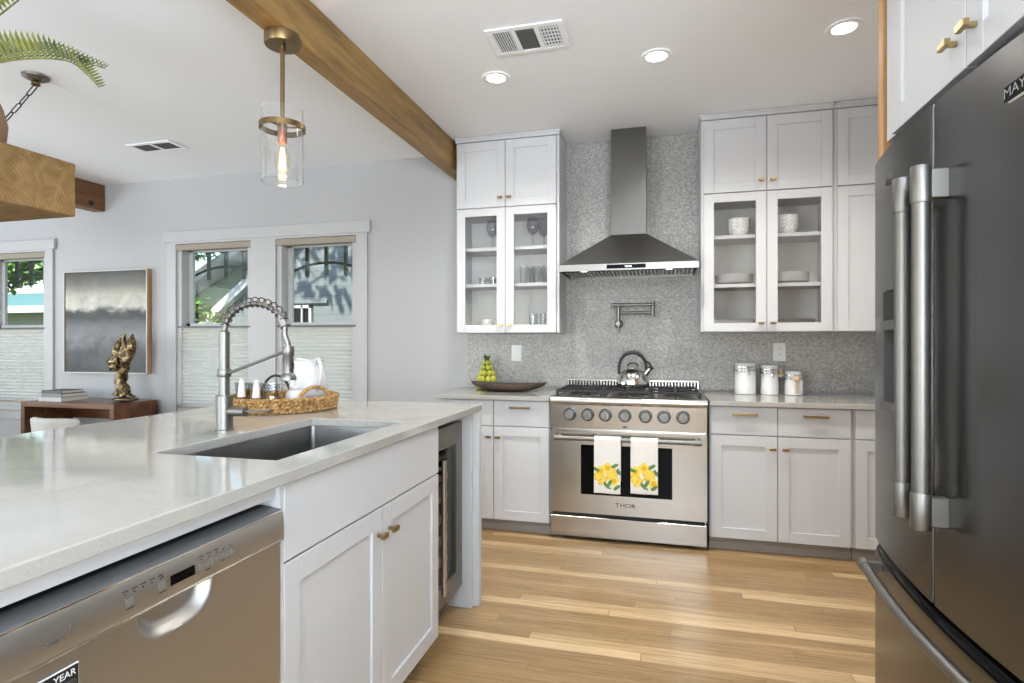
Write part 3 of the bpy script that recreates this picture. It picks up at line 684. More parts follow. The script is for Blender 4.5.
mb.cyl((.63, .5 * (a + b), 1.30), (.63, .5 * (a + b), 1.27), .02); mb.box(.645, .655, 1.62, 1.71, 1.18, 1.27, .003); mb.build('dispenser_tray', M['nickel'], dl)
def fridge_handle(y, parent):
    m = MB(); x = .531; z0, z1 = .872, 1.638
    m.cyl((x, y, z0 + .05), (x, y, z1 - .05), .0165, 22); ho = m.build('handle', M['nickel'], parent)
    for za, zb in ((z0, z0 + .078), (z1 - .078, z1)):
        m = MB(); m.lathe([(0, za), (.0185, za), (.0198, za + .004), (.0198, zb - .004), (.0185, zb), (0, zb)], (x, y, 0), 24); m.box(x, fx(y) + .004, y - .012, y + .012, za + .008, zb - .008, .002); m.build('end_bracket', M['nickel'], ho)
fridge_handle(YC + .036, dl); fridge_handle(YC - .058, dr)
m = MB(); n = 26; pts = []
for k in range(n + 1):
    y = YC - .39 + .78 * k / n; pts.append((fx(y) - .040, y, .634))
m.tube(pts, .0135, 16); hb = m.build('handle', M['nickel'], fz)
for y in (YC - .375, YC + .375):
    m = MB(); m.cyl((fx(y) - .040, y - .018, .634), (fx(y) - .040, y + .018, .634), .0165, 18); m.box(fx(y) - .038, fx(y) + .004, y - .01, y + .01, .622, .646, .002); m.build('end_bracket', M['nickel'], hb)
# badges
m = MB(); m.box(fx(1.15) - .004, fx(1.15) + .012, 1.055, 1.205, 1.688, 1.716, .001); bd = m.build('badge', M['black_gloss'], dr)
m = MB(); m.box(fx(1.15) - .003, fx(1.15) + .012, 1.055, 1.205, 1.682, 1.688, .001); m.build('badge_rim', M['chrome'], bd)
text('badge_lettering', 'MAYTAG', (fx(1.15) - .0048, 1.13, 1.7015), .025, '-x', M['chrome'], bd, .0005, sx=1.25)
m = MB(); m.box(fx(1.72) - .002, fx(1.72) + .01, 1.705, 1.745, 1.688, 1.716, .001); m.build('badge', M['nickel'], dl)
m = MB(); m.box(fx(1.72) - .003, fx(1.72) + .01, 1.708, 1.742, 1.697, 1.701); m.box(fx(1.72) - .003, fx(1.72) + .01, 1.708, 1.742, 1.690, 1.693); m.build('badge_mark', M['black'], dl)

t = thing('wall_cabinet', (.95, 1.37, 1.84), 'white two door cabinet above the refrigerator at upper right', 'cabinet', 'white wall cabinets')
m = MB(); m.box(.629, XR - .004, .90, 1.86, 1.842, CZ - .004, .001); m.build('carcass', M['cab'], t)
door('-x', .607, -1.762, -1.3735, 1.832, 2.70, t, -1.41, 1.90)
door('-x', .607, -1.3685, -.972, 1.832, 2.70, t, -1.332, 1.90)
# ---------------------------------------------------------------- island
IZ = .966
SX0, SX1, SY0, SY1 = -1.34, -.948, 1.252, 1.985
def holed_slab(name, x0, x1, y0, y1, z0, z1, hx0, hx1, hy0, hy1, mat):
    t_ = bmesh.new(); xs = [x0, hx0, hx1, x1]; ys = [y0, hy0, hy1, y1]
    V = {(i, j, k): t_.verts.new((xs[i], ys[j], (z0, z1)[k])) for i in range(4) for j in range(4) for k in (0, 1)}
    for i in range(3):
        for j in range(3):
            if (i, j) == (1, 1): continue
            for k in (0, 1): t_.faces.new([V[i, j, k], V[i + 1, j, k], V[i + 1, j + 1, k], V[i, j + 1, k]])
    def side(a, b): t_.faces.new([V[a + (0,)], V[b + (0,)], V[b + (1,)], V[a + (1,)]])
    for i in range(3): side((i, 0), (i + 1, 0)); side((i, 3), (i + 1, 3)); side((0, i), (0, i + 1)); side((3, i), (3, i + 1))
    side((1, 1), (2, 1)); side((1, 2), (2, 2)); side((1, 1), (1, 2)); side((2, 1), (2, 2))
    bmesh.ops.recalc_face_normals(t_, faces=t_.faces[:])
    eds = [e for e in t_.edges if len(e.link_faces) == 2 and e.calc_face_angle() > .5]
    bmesh.ops.bevel(t_, geom=eds, offset=.003, segments=2, affect='EDGES', profile=.5)
    return MB().add(t_).build(name, mat, ang=10)
tag(holed_slab('island_countertop', -2.035, -.843, .12, 2.645, IZ - .030, IZ, SX0, SX1, SY0, SY1, M['quartz']), 'large white quartz island countertop with sink cutout, in the left foreground', 'countertop')
# sink
t = thing('sink', (-1.145, 1.62, .75), 'undermount stainless steel sink set into the white island countertop', 'sink')
m = MB(); a, b, c, d = SX0 - .006, SX1 + .006, SY0 - .006, SY1 + .006; zt, zb = IZ - .0305, .735
def rr(x0, x1, y0, y1, r, n=5):
    P = []
    for (cx, cy, s) in ((x1 - r, y1 - r, 0), (x0 + r, y1 - r, 1), (x0 + r, y0 + r, 2), (x1 - r, y0 + r, 3)):
        for k in range(n + 1): q = (s + k / n) * pi / 2; P.append((cx + r * cos(q), cy + r * sin(q)))
    return P
t_ = bmesh.new(); rings = []
for (ins, z) in ((-.02, zt), (0, zt), (.002, zt - .01), (.006, zb + .014), (.02, zb)):
    rings.append([t_.verts.new((x, y, z)) for x, y in rr(a + ins, b - ins, c + ins, d - ins, max(.012, .02 - ins * .2))])
for A, B in zip(rings, rings[1:]):
    for k in range(len(A)): t_.faces.new((A[k], A[(k + 1) % len(A)], B[(k + 1) % len(A)], B[k]))
t_.faces.new(rings[-1]); bmesh.ops.recalc_face_normals(t_, faces=t_.faces[:]); bmesh.ops.reverse_faces(t_, faces=t_.faces[:]); m.add(t_); m.build('basin', M['sink'], t)
MB().lathe([(.0, zb + .003), (.03, zb + .003), (.045, zb + .006), (.05, zb + .001)], (-1.145, 1.62, 0), 24).build('drain', M['chrome'], t)

# sink cabinet
FX = -.86
t = thing('sink_cabinet', (-1.2, 1.645, 0), 'white shaker cabinet under the island sink, between dishwasher and wine cooler', 'cabinet')
m = MB(); m.box(-1.70, FX - .022, 1.157, 1.177, .09, IZ - .032); m.box(-1.70, FX - .022, 2.105, 2.129, .09, IZ - .032); m.box(-1.70, -1.68, 1.177, 2.105, .09, IZ - .032); m.box(-1.68, FX - .022, 1.177, 2.105, .09, .11)
m.box(FX - .04, FX - .022, 1.177, 2.105, .70, IZ - .032); m.box(FX - .021, FX - .002, 1.1505, 1.1645, .09, IZ - .031)
m.build('carcass', M['cab'], t)
MB().box(FX - .10, FX - .082, 1.157, 2.129, 0, .0895).build('toe_kick', M['toe'], t)
F = frame('+x', FX)
MB(F).box(1.166, 2.127, 0, .02, .747, IZ - .036, .0012).build('false_drawer', M['cab'], t)
door('+x', FX, 1.166, 1.653, .094, .741, t, 1.624, .66); door('+x', FX, 1.657, 2.127, .094, .741, t, 1.700, .66)

# dishwasher
t = thing('dishwasher', (-1.15, .85, 0), 'stainless steel dishwasher under the island counter at lower left', 'dishwasher')
DX = -.852; d0, d1 = .553, 1.148
m = MB(); m.box(-1.45, DX - .05, d0 + .005, d1 - .005, .10, .885); m.box(-1.40, DX - .09, d0 + .02, d1 - .02, 0, .10); m.build('tub', M['dark_gap'], t)
pc, pw, pz, ph = .853, .082, .806, .060      # pocket handle
def dface(u, v):
    y = d0 + u * (d1 - d0); z = .11 + v * (.806 - .11); x = DX - .006 + .004 * (1 - (2 * u - 1) ** 2)
    q = ((y - pc) / pw); k = (pz - z) / ph
    e = abs(q) ** 3 + (max(0, k)) ** 2.2
    if e < 1: x -= .024 * min(1, (1 - e) * 1.8) * (1 - .15 * k)
    return (x, y, z)
m = MB(); m.grid(dface, 130, 150); dw = m.build('door_panel', M['steel_dw'], t, 50)
MB().box(DX - .046, DX - .040, d0, d1, .11, .87).build('door_back', M['grey'], dw)
# control panel with a raised, rounded face and a grey top ledge
m = MB(); m.prism([(DX - .045, .806), (DX - .001, .806), (DX + .002, .809), (DX + .004, .815), (DX + .001, .868), (DX - .003, .874), (DX - .012, .8765), (DX - .045, .8775)], d0, d1, 'y')
cp = m.build('control_panel', M['steel_dw'], t)
m = MB(); m.prism([(DX - .004, .8755), (DX - .0015, .8755), (DX - .006, .8785), (DX - .06, .884), (DX - .06, .878)], d0, d1, 'y'); m.build('top_ledge', M['grey'], t)
m = MB(); m.cyl((DX - .0015, d0 + .002, .8745), (DX - .0015, d1 - .002, .8745), .0024, 8); m.build('upper_trim_strip', M['chrome'], cp)
m = MB(); m.cyl((DX + .0035, d0 + .035, .8105), (DX + .0035, d1 - .004, .8105), .0022, 8); m.build('trim_strip', M['chrome'], cp)
def on_panel(mb, y0, y1, z0, z1, e=.0006):
    zc = .5 * (z0 + z1); x = DX + .004 - (zc - .815) / (.868 - .815) * .003
    mb.obox(Matrix.Translation((x, .5 * (y0 + y1), zc)) @ Matrix.Rotation(-.0566, 4, 'Y'), e * 2, y1 - y0, z1 - z0)
m = MB(); on_panel(m, .832, .887, .830, .848); m.build('display', M['black_gloss'], cp)
m = MB()
for k in range(5): on_panel(m, .742 + .017 * k, .7445 + .017 * k, .8505, .853); on_panel(m, .738 + .017 * k, .749 + .017 * k, .8565, .858)
on_panel(m, .744, .760, .8265, .828); on_panel(m, .807, .823, .8265, .828); on_panel(m, .8135, .8165, .852, .855)
for k in range(5): on_panel(m, .902 + .019 * k, .9045 + .019 * k, .8505, .853)
for k in range(3): on_panel(m, .897 + .019 * k, .909 + .019 * k, .8565, .858)
on_panel(m, .912, .926, .8265, .828); on_panel(m, .951, .962, .830, .8315); on_panel(m, .970, .981, .830, .8315)
m.build('control_label', M['print_black'], cp)
for y in (.744, .807, .895, .913, .932, .951, .970):
    m = MB(); on_panel(m, y, y + .014, .832, .846, .0008); m.build('button', M['button'], cp)
text('panel_lettering', 'steam', (DX + .0045, .629, .834), .012, '+x', M['print_grey'], cp)
m = MB(); P = [(DX + .0042, .655 + .006 * cos(a) * (1 - a / 9), .839 + .009 * sin(a) * (1 - a / 12)) for a in [k * .4 for k in range(13)]]; m.tube(P, .0008, 6); m.build('swirl_mark', M['print_grey'], cp)
m = MB(); m.box(DX - .004, DX - .0015, .586, .670, .700, .784, .001); st = m.build('sticker', M['print_white'], dw)
m = MB(); m.box(DX - .002, DX - .0008, .588, .668, .747, .782); m.build('sticker_band', M['print_black'], st)
text('sticker_lettering', 'YEAR', (DX - .0004, .6475, .7725), .014, '+x', M['print_white'], st, .0003)
text('sticker_lettering', 'LIMITED', (DX - .0004, .6475, .759), .009, '+x', M['print_grey'], st, .0003)
m = MB(); m.cyl((DX - .0015, .610, .7645), (DX - .0003, .610, .7645), .0165, 20); m.build('sticker_dot', M['print_white'], st)
text('sticker_lettering', '10', (DX + .0002, .610, .7645), .019, '+x', M['print_black'], st, .0002)
tag(MB().box(-1.45, FX - .012, .30, 1.1500, .9035, IZ - .0315, .001).build('counter_rail', M['cab']), 'white rail under the island countertop above the dishwasher', 'rail')

# wine cooler
t = thing('wine_cooler', (-1.2, 2.34, 0), 'narrow stainless wine cooler with glass door at the far end of the island', 'wine cooler')
WX = -.915; w0, w1 = 2.136, 2.560
m = MB(); m.box(-1.50, WX - .60 + .02, w0, w1, .10, .90); m.box(-1.48, WX - .045, w0, w0 + .02, .10, .90); m.box(-1.48, WX - .045, w1 - .02, w1, .10, .90); m.box(-1.48, WX - .045, w0 + .02, w1 - .02, .10, .12); m.box(-1.48, WX - .045, w0 + .02, w1 - .02, .88, .90); m.build('casing', M['black'], t)
m = MB(F := frame('+x', WX)); fr = .062
m.box(w0, w0 + fr, 0, .04, .115, .895, .002); m.box(w1 - fr - .015, w1, 0, .04, .115, .895, .002); m.box(w0 + fr, w1 - fr - .015, 0, .04, .115, .135 + .07, .002); m.box(w0 + fr, w1 - fr - .015, 0, .04, .895 - .095, .895, .002)
wd = m.build('door', M['nickel'], t)
MB(F).box(w0 + fr - .004, w1 - fr - .011, .012, .018, .20, .805).build('glass_pane', M['coolerpane'], wd)
m = MB(); hx = WX + .045; m.cyl((hx, 2.215, .216), (hx, 2.215, .775), .0115, 16)
for z in (.25, .74): m.cyl((hx, 2.215, z), (WX - .002, 2.215, z), .008, 12)
m.build('handle', M['steel'], wd)
m = MB(); m.box(-1.44, WX - .07, w0 + .01, w1 - .01, .0, .10); 
for k in range(5): m.box(WX - .07, WX - .064, w0 + .02, w1 - .02, .02 + .018 * k, .03 + .018 * k)
m.build('plinth_grille', M['grey'], t)
for k in range(6):
    z = .235 + .098 * k; m = MB(); m.box(WX - .085, WX - .06, w0 + .03, w1 - .03, z, z + .024, .002)
    for q in range(6): m.box(-1.44, WX - .085, w0 + .04 + .066 * q, w0 + .05 + .066 * q, z + .006, z + .014)
    m.build('shelf', M['shelfwood'], t)
kw = 0
for k in range(6):
    for y in (2.235, 2.345, 2.455):
        z = .235 + .098 * k + .016 + .036; m = MB(); m.lathe([(0, 0), (.034, 0), (.036, .004), (.036, .19), (.016, .235), (.014, .29), (.015, .295), (0, .296)], (-1.435, y, z), 14, 'x'); kw += 1
        o = m.build('wine_bottle', M['black_gloss']); tag(o, 'dark wine bottle on %s wine cooler shelf, %s' % (('the lowest', 'the second lowest', 'the third lowest', 'the third highest', 'the second highest', 'the highest')[k], {2.235: 'nearest the handle', 2.345: 'in the middle', 2.455: 'nearest the hinge'}[y]), 'bottle', 'bottles in the wine cooler')
# end panel and back panel
t = thing('island_end_panel', (-1.3, 2.61, 0), 'white stepped panel closing the far end of the island beside the wine cooler', 'panel')
MB().box(-1.72, -.873, 2.572, 2.5995, 0, IZ - .0315, .002).build('inner_board', M['cab'], t)
MB().box(-1.72, -.844, 2.600, 2.643, 0, IZ - .0315, .002).build('outer_board', M['cab'], t)
tag(MB().box(-1.745, -1.722, .30, 2.643, 0, IZ - .0315, .002).build('island_back_panel', M['cab']), 'white panel along the seating side of the island, out of sight from the kitchen', 'panel')
tag(MB().box(-1.70, -.88, .30, .545, 0, .902, .002).build('island_cabinet', M['cab']), 'white cabinet carcass closing the near end of the island', 'cabinet')

# ---------------------------------------------------------------- faucet
t = thing('faucet', (-1.44, 1.63, IZ), 'brushed nickel spring neck faucet standing behind the island sink', 'faucet')
bx, by = -1.44, 1.63
MB().lathe([(0, IZ), (.031, IZ), (.031, IZ + .004), (.028, IZ + .006), (.028, 1.085), (.0265, 1.087), (0, 1.087)], (bx, by, 0), 28).build('base', M['nickel'], t)
m = MB(); m.lathe([(.0175, 1.087), (.0175, 1.302), (.012, 1.306), (0, 1.306)], (bx, by, 0), 24); m.lathe([(.0205, 1.148), (.0225, 1.152), (.0225, 1.172), (.0205, 1.176)], (bx, by, 0), 24); m.build('riser', M['nickel'], t)
R = .1195; cx = bx + R + .002
def arcp(a): return Vector((cx - R * cos(a), by, 1.292 + .104 * sin(a) ** .9 if sin(a) > 0 else 1.292))
path = [Vector((bx + .002, by, 1.306))] + [arcp(pi * k / 40) for k in range(3, 39)]
hose = path + [Vector((bx + 2 * R, by, 1.29)), Vector((bx + 2 * R + .012, by, 1.262)), Vector((bx + 2 * R + .013, by, 1.245))]
m = MB(); m.tube(hose, .0088, 12); m.build('hose', M['nickel'], t)
# spring coil round the arc
pts = []; turns = 13; n = turns * 12; P = path[1:34]
def along(u):
    f = u * (len(P) - 1); i = min(int(f), len(P) - 2); return P[i].lerp(P[i + 1], f - i), (P[i + 1] - P[i]).normalized()
for k in range(n + 1):
    p, d = along(k / n); nx = d.cross(Vector((0, 1, 0))).normalized(); a = 2 * pi * turns * k / n; pts.append(p + nx * (cos(a) * .0165 + .005) + Vector((0, 1, 0)) * sin(a) * .0165)
m = MB(); m.tube(pts, .0021, 6); m.build('spring_coil', M['coil'], t)
m = MB(); e, d = along(1.0); m.cyl(e - d * .008, e + d * .02, .018, 20); m.build('collar', M['nickel'], t)
hx = bx + 2 * R + .013; 
m = MB(); m.lathe([(0, 1.256), (.017, 1.254), (.0185, 1.25), (.0185, 1.225), (.0165, 1.222), (.0165, 1.165), (.0225, 1.158), (.025, 1.150), (.025, 1.142), (0, 1.142)], (hx, by, 0), 24); sh = m.build('spray_head', M['nickel'], t)
MB().box(hx + .012, hx + .0205, by - .014, by + .004, 1.176, 1.206, .003).build('spray_button', M['black'], sh)
m = MB(); m.cyl((bx + .02, by, 1.162), (hx - .015, by, 1.236), .0052, 10); m.build('support_arm', M['nickel'], t)
m = MB(); m.cyl((bx + .02, by, 1.032), (bx + .085, by, 1.032), .0155, 20); m.cyl((bx + .085, by, 1.034), (bx + .185, by, 1.040), .0045, 10); m.build('lever_handle', M['nickel'], t)
# ---------------------------------------------------------------- tray and what stands on it
TX, TY = -1.65, 2.225
t = thing('wicker_tray', (TX, TY, IZ), 'round woven seagrass tray with two arched handles on the island', 'tray')
m = MB(); m.lathe([(0, IZ + .001), (.225, IZ + .001), (.225, IZ + .010), (0, IZ + .010)], (TX, TY, 0), 40); m.build('tray_floor', M['wicker'], t)
m = MB()
for k in range(4):
    z = IZ + .010 + k * .0145; r = .226 + .0025 * k; n = 180
    for ph in (0, pi):
        m.tube([((r + .006 * cos(22 * a * 2 + ph + k * 1.3)) * cos(a) + TX, (r + .006 * cos(22 * a * 2 + ph + k * 1.3)) * sin(a) + TY, z + .0045 * sin(22 * a * 2 + ph + k * 1.3) + .003) for a in [2 * pi * q / n for q in range(n)]], .0075, 6, closed=True)
m.build('woven_rim', M['wicker'], t)
def arch(cx, cy, rx, rz, ang, z0, r, nm, mat):
    m = MB(); m.tube([(cx + rx * cos(a) * cos(ang), cy + rx * cos(a) * sin(ang), z0 + rz * sin(a)) for a in [pi * q / 18 for q in range(19)]], r, 8); m.build(nm, mat, t)
arch(TX + .205, TY - .06, .075, .062, radians(65), IZ + .045, .008, 'arched_handle', M['wicker'])
arch(TX - .15, TY + .15, .062, .095, radians(40), IZ + .045, .006, 'arched_handle', M['iron'])
def tumbler(x, y, label):
    t = thing('tumbler', (x, y, IZ + .011), label, 'glass', 'glass tumblers on the tray'); z = IZ + .0112
    m = MB(); prof = [(0, z), (.030, z), (.040, z + .022), (.036, z + .045), (.040, z + .085), (.036, z + .085), (.0305, z + .046), (.033, z + .024), (.028, z + .008), (0, z + .008)]
    prof = [(r_ * .9, z + (q - z) * 1.32) for r_, q in prof]; m.lathe(prof, (x, y, 0), 10); m.build('cup', M['cutglass'], t, 5)
    m = MB(); m.lathe([(0, z + .0115), (.023, z + .0115), (.028, z + .032), (.0262, z + .060), (.0272, z + .082), (0, z + .083)], (x, y, 0), 10); m.build('amber_base', M['amber'], t, 5)
tumbler(-1.785, 2.135, 'faceted tumbler with amber base on the tray, nearest the faucet riser')
tumbler(-1.70, 2.115, 'faceted tumbler with amber base in the middle of three on the tray')
tumbler(-1.61, 2.10, 'faceted tumbler with amber base on the tray, right under the spray head')
def napkin(x, y, label):
    t = thing('napkin_cone', (x, y, IZ + .011), label, 'napkin', 'rolled napkins on the tray'); z = IZ + .0112
    MB().lathe([(.017, z + .05), (.0125, z + .10), (.008, z + .130), (0, z + .131)], (x, y, 0), 12).build('rolled_cloth', M['plate_white'], t)
    MB().lathe([(0, z), (.017, z), (.0185, z + .03), (.0175, z + .056), (0, z + .056)], (x, y, 0), 14).build('napkin_ring', M['desk'], t)
napkin(-1.735, 2.065, 'white rolled napkin standing between the left and middle tumblers')
napkin(-1.645, 2.045, 'white rolled napkin standing between the middle and right tumblers')
t = thing('pitcher', (-1.588, 2.335, IZ + .011), 'white glazed pitcher with looped handle on the wicker tray', 'pitcher')
px, py, z = -1.590, 2.332, IZ + .0112
prof = [(0, z), (.058, z), (.078, z + .03), (.087, z + .08), (.084, z + .12), (.072, z + .16), (.064, z + .182), (.066, z + .204), (.0625, z + .204), (.060, z + .182), (.068, z + .16), (.080, z + .12), (.083, z + .08), (.073, z + .03), (.05, z + .006), (0, z + .006)]
t_ = bmesh.new(); mb = MB(); mb.lathe(prof, (px, py, 0), 36)
sd = Vector((-.93, .36, 0))   # spout side
for v in mb.bm.verts:
    d = Vector((v.co.x - px, v.co.y - py, 0))
    if v.co.z > z + .175 and d.length > .01:
        k = max(0, d.normalized().dot(sd)) ** 6 * (v.co.z - z - .175) / .03; v.co += sd * .022 * k; v.co.z += .012 * k
mb.build('jug', M['pitcher'], t, 60)
hd = Vector((.86, -.51, 0)); m = MB()
m.tube([Vector((px, py, 0)) + hd * r_ + Vector((0, 0, z + zz)) for r_, zz in ((.062, .190), (.080, .212), (.104, .212), (.120, .185), (.122, .145), (.112, .105), (.096, .082), (.082, .072))], [.009, .008, .0075, .0075, .0075, .0075, .008, .009], 10); m.build('handle', M['pitcher'], t)
t = thing('sugar_bowl', (-1.552, 2.18, IZ + .011), 'small round white ceramic pot seen through the arched tray handle', 'pot')
m = MB(); m.lathe([(0, z), (.028, z), (.040, z + .022), (.0435, z + .045), (.040, z + .068), (.030, z + .080), (0, z + .084)], (-1.552, 2.18, 0), 28); m.build('pot', M['pitcher'], t)
MB().lathe([(0, z + .0835), (.009, z + .085), (.011, z + .094), (0, z + .099)], (-1.552, 2.18, 0), 16).build('lid_knob', M['white_china'], t)
# ---------------------------------------------------------------- on the back counters
# wooden dough bowl
CT = .9145
t0 = MB(); bx, by = -1.062, 3.955
def bowl(sc, off, dz):
    def fn(u, v):
        s = -1 + 2 * u; a = pi * v; e = max(0, 1 - abs(s) ** 2.2)
        hw = .102 * e ** .75 * sc + .002; lift = .062 * abs(s) ** 2.6; depth = (.058 - .0 * abs(s)) * e ** .45
        rimz = CT + .054 + .016 * abs(s) ** 2
        bot = max(CT, rimz - .056 * e ** .5 * 1.04)
        zz = rimz - (rimz - bot) * min(1, (sin(a) ** .7) * 1.02) + dz * sin(a)
        return (bx + s * .282 * (1 - off), by - cos(a) * hw, zz)
    return fn
t0.grid(bowl(1, 0, 0), 40, 18); t0.grid(bowl(.90, .02, .010), 40, 18)
def rim(u, v):
    A = bowl(1, 0, 0)(u, 0 if v < .5 else 0); B = bowl(.9, .02, 0)(u, 0); return tuple(A[i] * (1 - v) + B[i] * v for i in range(3))
t0.grid(rim, 40, 1)
def rim2(u, v):
    A = bowl(1, 0, 0)(u, 1); B = bowl(.9, .02, 0)(u, 1); return tuple(A[i] * (1 - v) + B[i] * v for i in range(3))
t0.grid(rim2, 40, 1)
tag(t0.build('dough_bowl', M['bowl'], ang=40), 'long dark wooden dough bowl with pointed ends on the left back counter', 'bowl')
# cone of pears
t = thing('fruit_topiary', (-1.275, 4.12, CT), 'cone of yellow green pears with leafy tip behind the wooden bowl', 'ornament')
m = MB(); m.lathe([(0, CT), (.062, CT), (.055, CT + .05), (.012, CT + .24), (0, CT + .245)], (-1.275, 4.12, 0), 16); m.build('moss_cone', M['topleaf'], t)
random.seed(4)
for ring, (zz, r, n, s) in enumerate(((.028, .066, 9, .030), (.075, .056, 8, .028), (.119, .044, 7, .026), (.160, .032, 5, .024), (.197, .019, 4, .020))):
    for k in range(n):
        a = 2 * pi * k / n + ring * .5; c = Vector((-1.275 + r * cos(a), 4.12 + r * sin(a), CT + zz + .002))
        m = MB(); m.ball(c, s * .76, s * .76, s * .90, 12); m.build('pear', M['pear'], t, 80)
m = MB()
for k in range(9):
    a = k * 2.4; p = Vector((-1.275 + .006 * cos(a), 4.12 + .006 * sin(a), CT + .215)); q = p + Vector((.030 * cos(a), .030 * sin(a), .052 - .003 * k)); s_ = Vector((-sin(a), cos(a), 0)) * .010; mid = p.lerp(q, .5) + Vector((0, 0, .006))
    m.faces([p, mid + s_, q, mid - s_], [(0, 1, 2, 3)])
m.build('leaf_tuft', M['topleaf'], t)
# canisters
def canister(x, r, h, label, scoop):
    y = 4.165; t = thing('canister', (x, y, CT), label, 'canister', 'white canisters on the right back counter')
    b = h - .052
    MB().lathe([(0, CT), (r - .004, CT), (r, CT + .004), (r, CT + b - .01), (r - .006, CT + b), (r - .012, CT + b), (0, CT + b)], (x, y, 0), 32).build('jar', M['white_china'], t)
    m = MB(); m.lathe([(r - .008, CT + b), (r + .003, CT + b), (r + .003, CT + b + .006), (r - .008, CT + b + .006)], (x, y, 0), 32); m.lathe([(r - .006, CT + b + .022), (r + .002, CT + b + .022), (r + .002, CT + b + .027), (r - .006, CT + b + .027)], (x, y, 0), 32); m.build('wire_band', M['chrome'], t)
    MB().lathe([(0, CT + b + .004), (r - .004, CT + b + .004), (r - .002, CT + b + .03), (r - .001, CT + h - .006), (r - .006, CT + h), (0, CT + h)], (x, y, 0), 32).build('lid', M['white_china'], t)
    m = MB(); yy = y - r - .006; cx = x + (.012 if scoop != 2 else 0)
    m.tube([(cx - .010, yy + .006, CT + b + .03), (cx - .011, yy - .004, CT + b + .0), (cx, yy - .006, CT + b - .028), (cx + .011, yy - .004, CT + b), (cx + .010, yy + .006, CT + b + .03)], .0028, 8); m.tube([(cx, yy + .006, CT + b + .03), (cx, yy - .008, CT + b + .01), (cx, yy - .004, CT + b - .03)], .0034, 8); m.build('clamp', M['chrome'], t)
    if scoop == 1:
        m = MB(); m.tube([(x + r + .010, y - .02, CT + b + .03), (x + r + .009, y - .022, CT + b - .002)], .009, 10); m.ball((x + r + .009, y - .026, CT + b - .012), .017, .014, .014, 12); m.build('wooden_scoop', M['spoon'], t)
    if scoop == 2:
        m = MB(); m.ball((x, yy - .018, CT + b + .004), .023, .012, .019, 14); m.tube([(x, yy - .016, CT + b - .012), (x + .002, yy - .012, CT + .02)], [.006, .008], 10); m.build('wooden_scoop', M['spoon'], t)
canister(.556, .0685, .212, 'largest white ceramic canister, leftmost of three on the right back counter', 0)
canister(.709, .0555, .197, 'middle sized white canister with wooden scoop at its side, between two others', 1)
canister(.859, .0565, .160, 'shortest white canister with wooden scoop hanging in front, nearest the refrigerator', 2)
# kettle
t = thing('kettle', (-.189, 4.03, .9565), 'polished steel whistling kettle with black arched handle on the center burner', 'kettle')
kx, ky, kz = -.189, 4.0275, .957
MB().lathe([(0, kz), (.098, kz), (.110, kz + .006), (.114, kz + .022), (.108, kz + .055), (.088, kz + .095), (.058, kz + .122), (.040, kz + .130), (0, kz + .131)], (kx, ky, 0), 40).build('pot', M['chrome'], t)
MB().lathe([(.042, kz + .129), (.040, kz + .136), (.02, kz + .142), (0, kz + .143)], (kx, ky, 0), 28).build('lid', M['chrome'], t)
m = MB(); m.tube([(kx + .036 * cos(a), ky, kz + .142 + .024 * sin(a)) for a in [pi * q / 10 for q in range(11)]], .0055, 8); m.build('lid_grip', M['black'], t)
m = MB(); m.tube([(kx - .094, ky, kz + .088)] + [(kx - .002 + .092 * cos(a), ky, kz + .135 + .105 * sin(a)) for a in [pi - (pi) * q / 16 for q in range(0, 17)]] + [(kx + .092, ky, kz + .10)], [.010] + [.0105] * 5 + [.013] * 7 + [.0105] * 5 + [.010], 12); m.build('handle', M['black'], t)
m = MB(); m.tube([(kx + .080, ky, kz + .085), (kx + .105, ky, kz + .118), (kx + .122, ky, kz + .135)], [.022, .017, .014], 14); sp = m.build('spout', M['chrome'], t)
m = MB(); m.tube([(kx + .114, ky, kz + .128), (kx + .132, ky, kz + .143)], [.017, .016], 14); m.tube([(kx + .125, ky, kz + .14), (kx + .112, ky, kz + .165), (kx + .090, ky, kz + .178)], .006, 8); m.build('spout_cap', M['black'], sp)

# ---------------------------------------------------------------- glassware and china behind the glass doors
def goblet(x, y, z, label):
    t = thing('wine_goblet', (x, y, z), label, 'wine glass', 'goblets on the top shelf of the left glass cabinet')
    m = MB(); m.lathe([(0, z + .0005), (.033, z + .0005), (.031, z + .004), (.006, z + .009), (.0045, z + .08), (.010, z + .088), (.033, z + .11), (.043, z + .145), (.041, z + .19), (.037, z + .215), (.0355, z + .215), (.039, z + .19), (.041, z + .146), (.031, z + .112), (0, z + .094)], (x, y, 0), 22); m.build('goblet', M['smoke'], t)
SL = 1.9585
goblet(-1.215, 4.07, SL, 'smoky wine goblet behind the left glass door, in front of another'); goblet(-1.165, 4.16, SL, 'smoky wine goblet half hidden at the right edge of the left glass door')
goblet(-.905, 4.06, SL, 'smoky wine goblet standing in front behind the right glass door'); goblet(-.84, 4.14, SL, 'smoky wine goblet standing at the back behind the right glass door')
def tum(x, y, z, h, r, label, grp, mat='thinglass'):
    m = MB(); m.lathe([(0, z), (r * .85, z), (r, z + h), (r - .0025, z + h), (r * .85 - .0025, z + .008), (0, z + .008)], (x, y, 0), 20); tag(m.build('drinking_glass', M[mat]), label, 'glass', grp)
SM = 1.6945
for i, (x, y) in enumerate(((-1.29, 4.08), (-1.21, 4.08), (-1.13, 4.08), (-1.25, 4.17), (-1.17, 4.17))):
    tum(x, y, SM, .055, .034, 'low clear glass on the middle shelf, left door, ' + ('front row left', 'front row middle', 'front row right', 'back row left', 'back row right')[i], 'low glasses on the middle shelf')
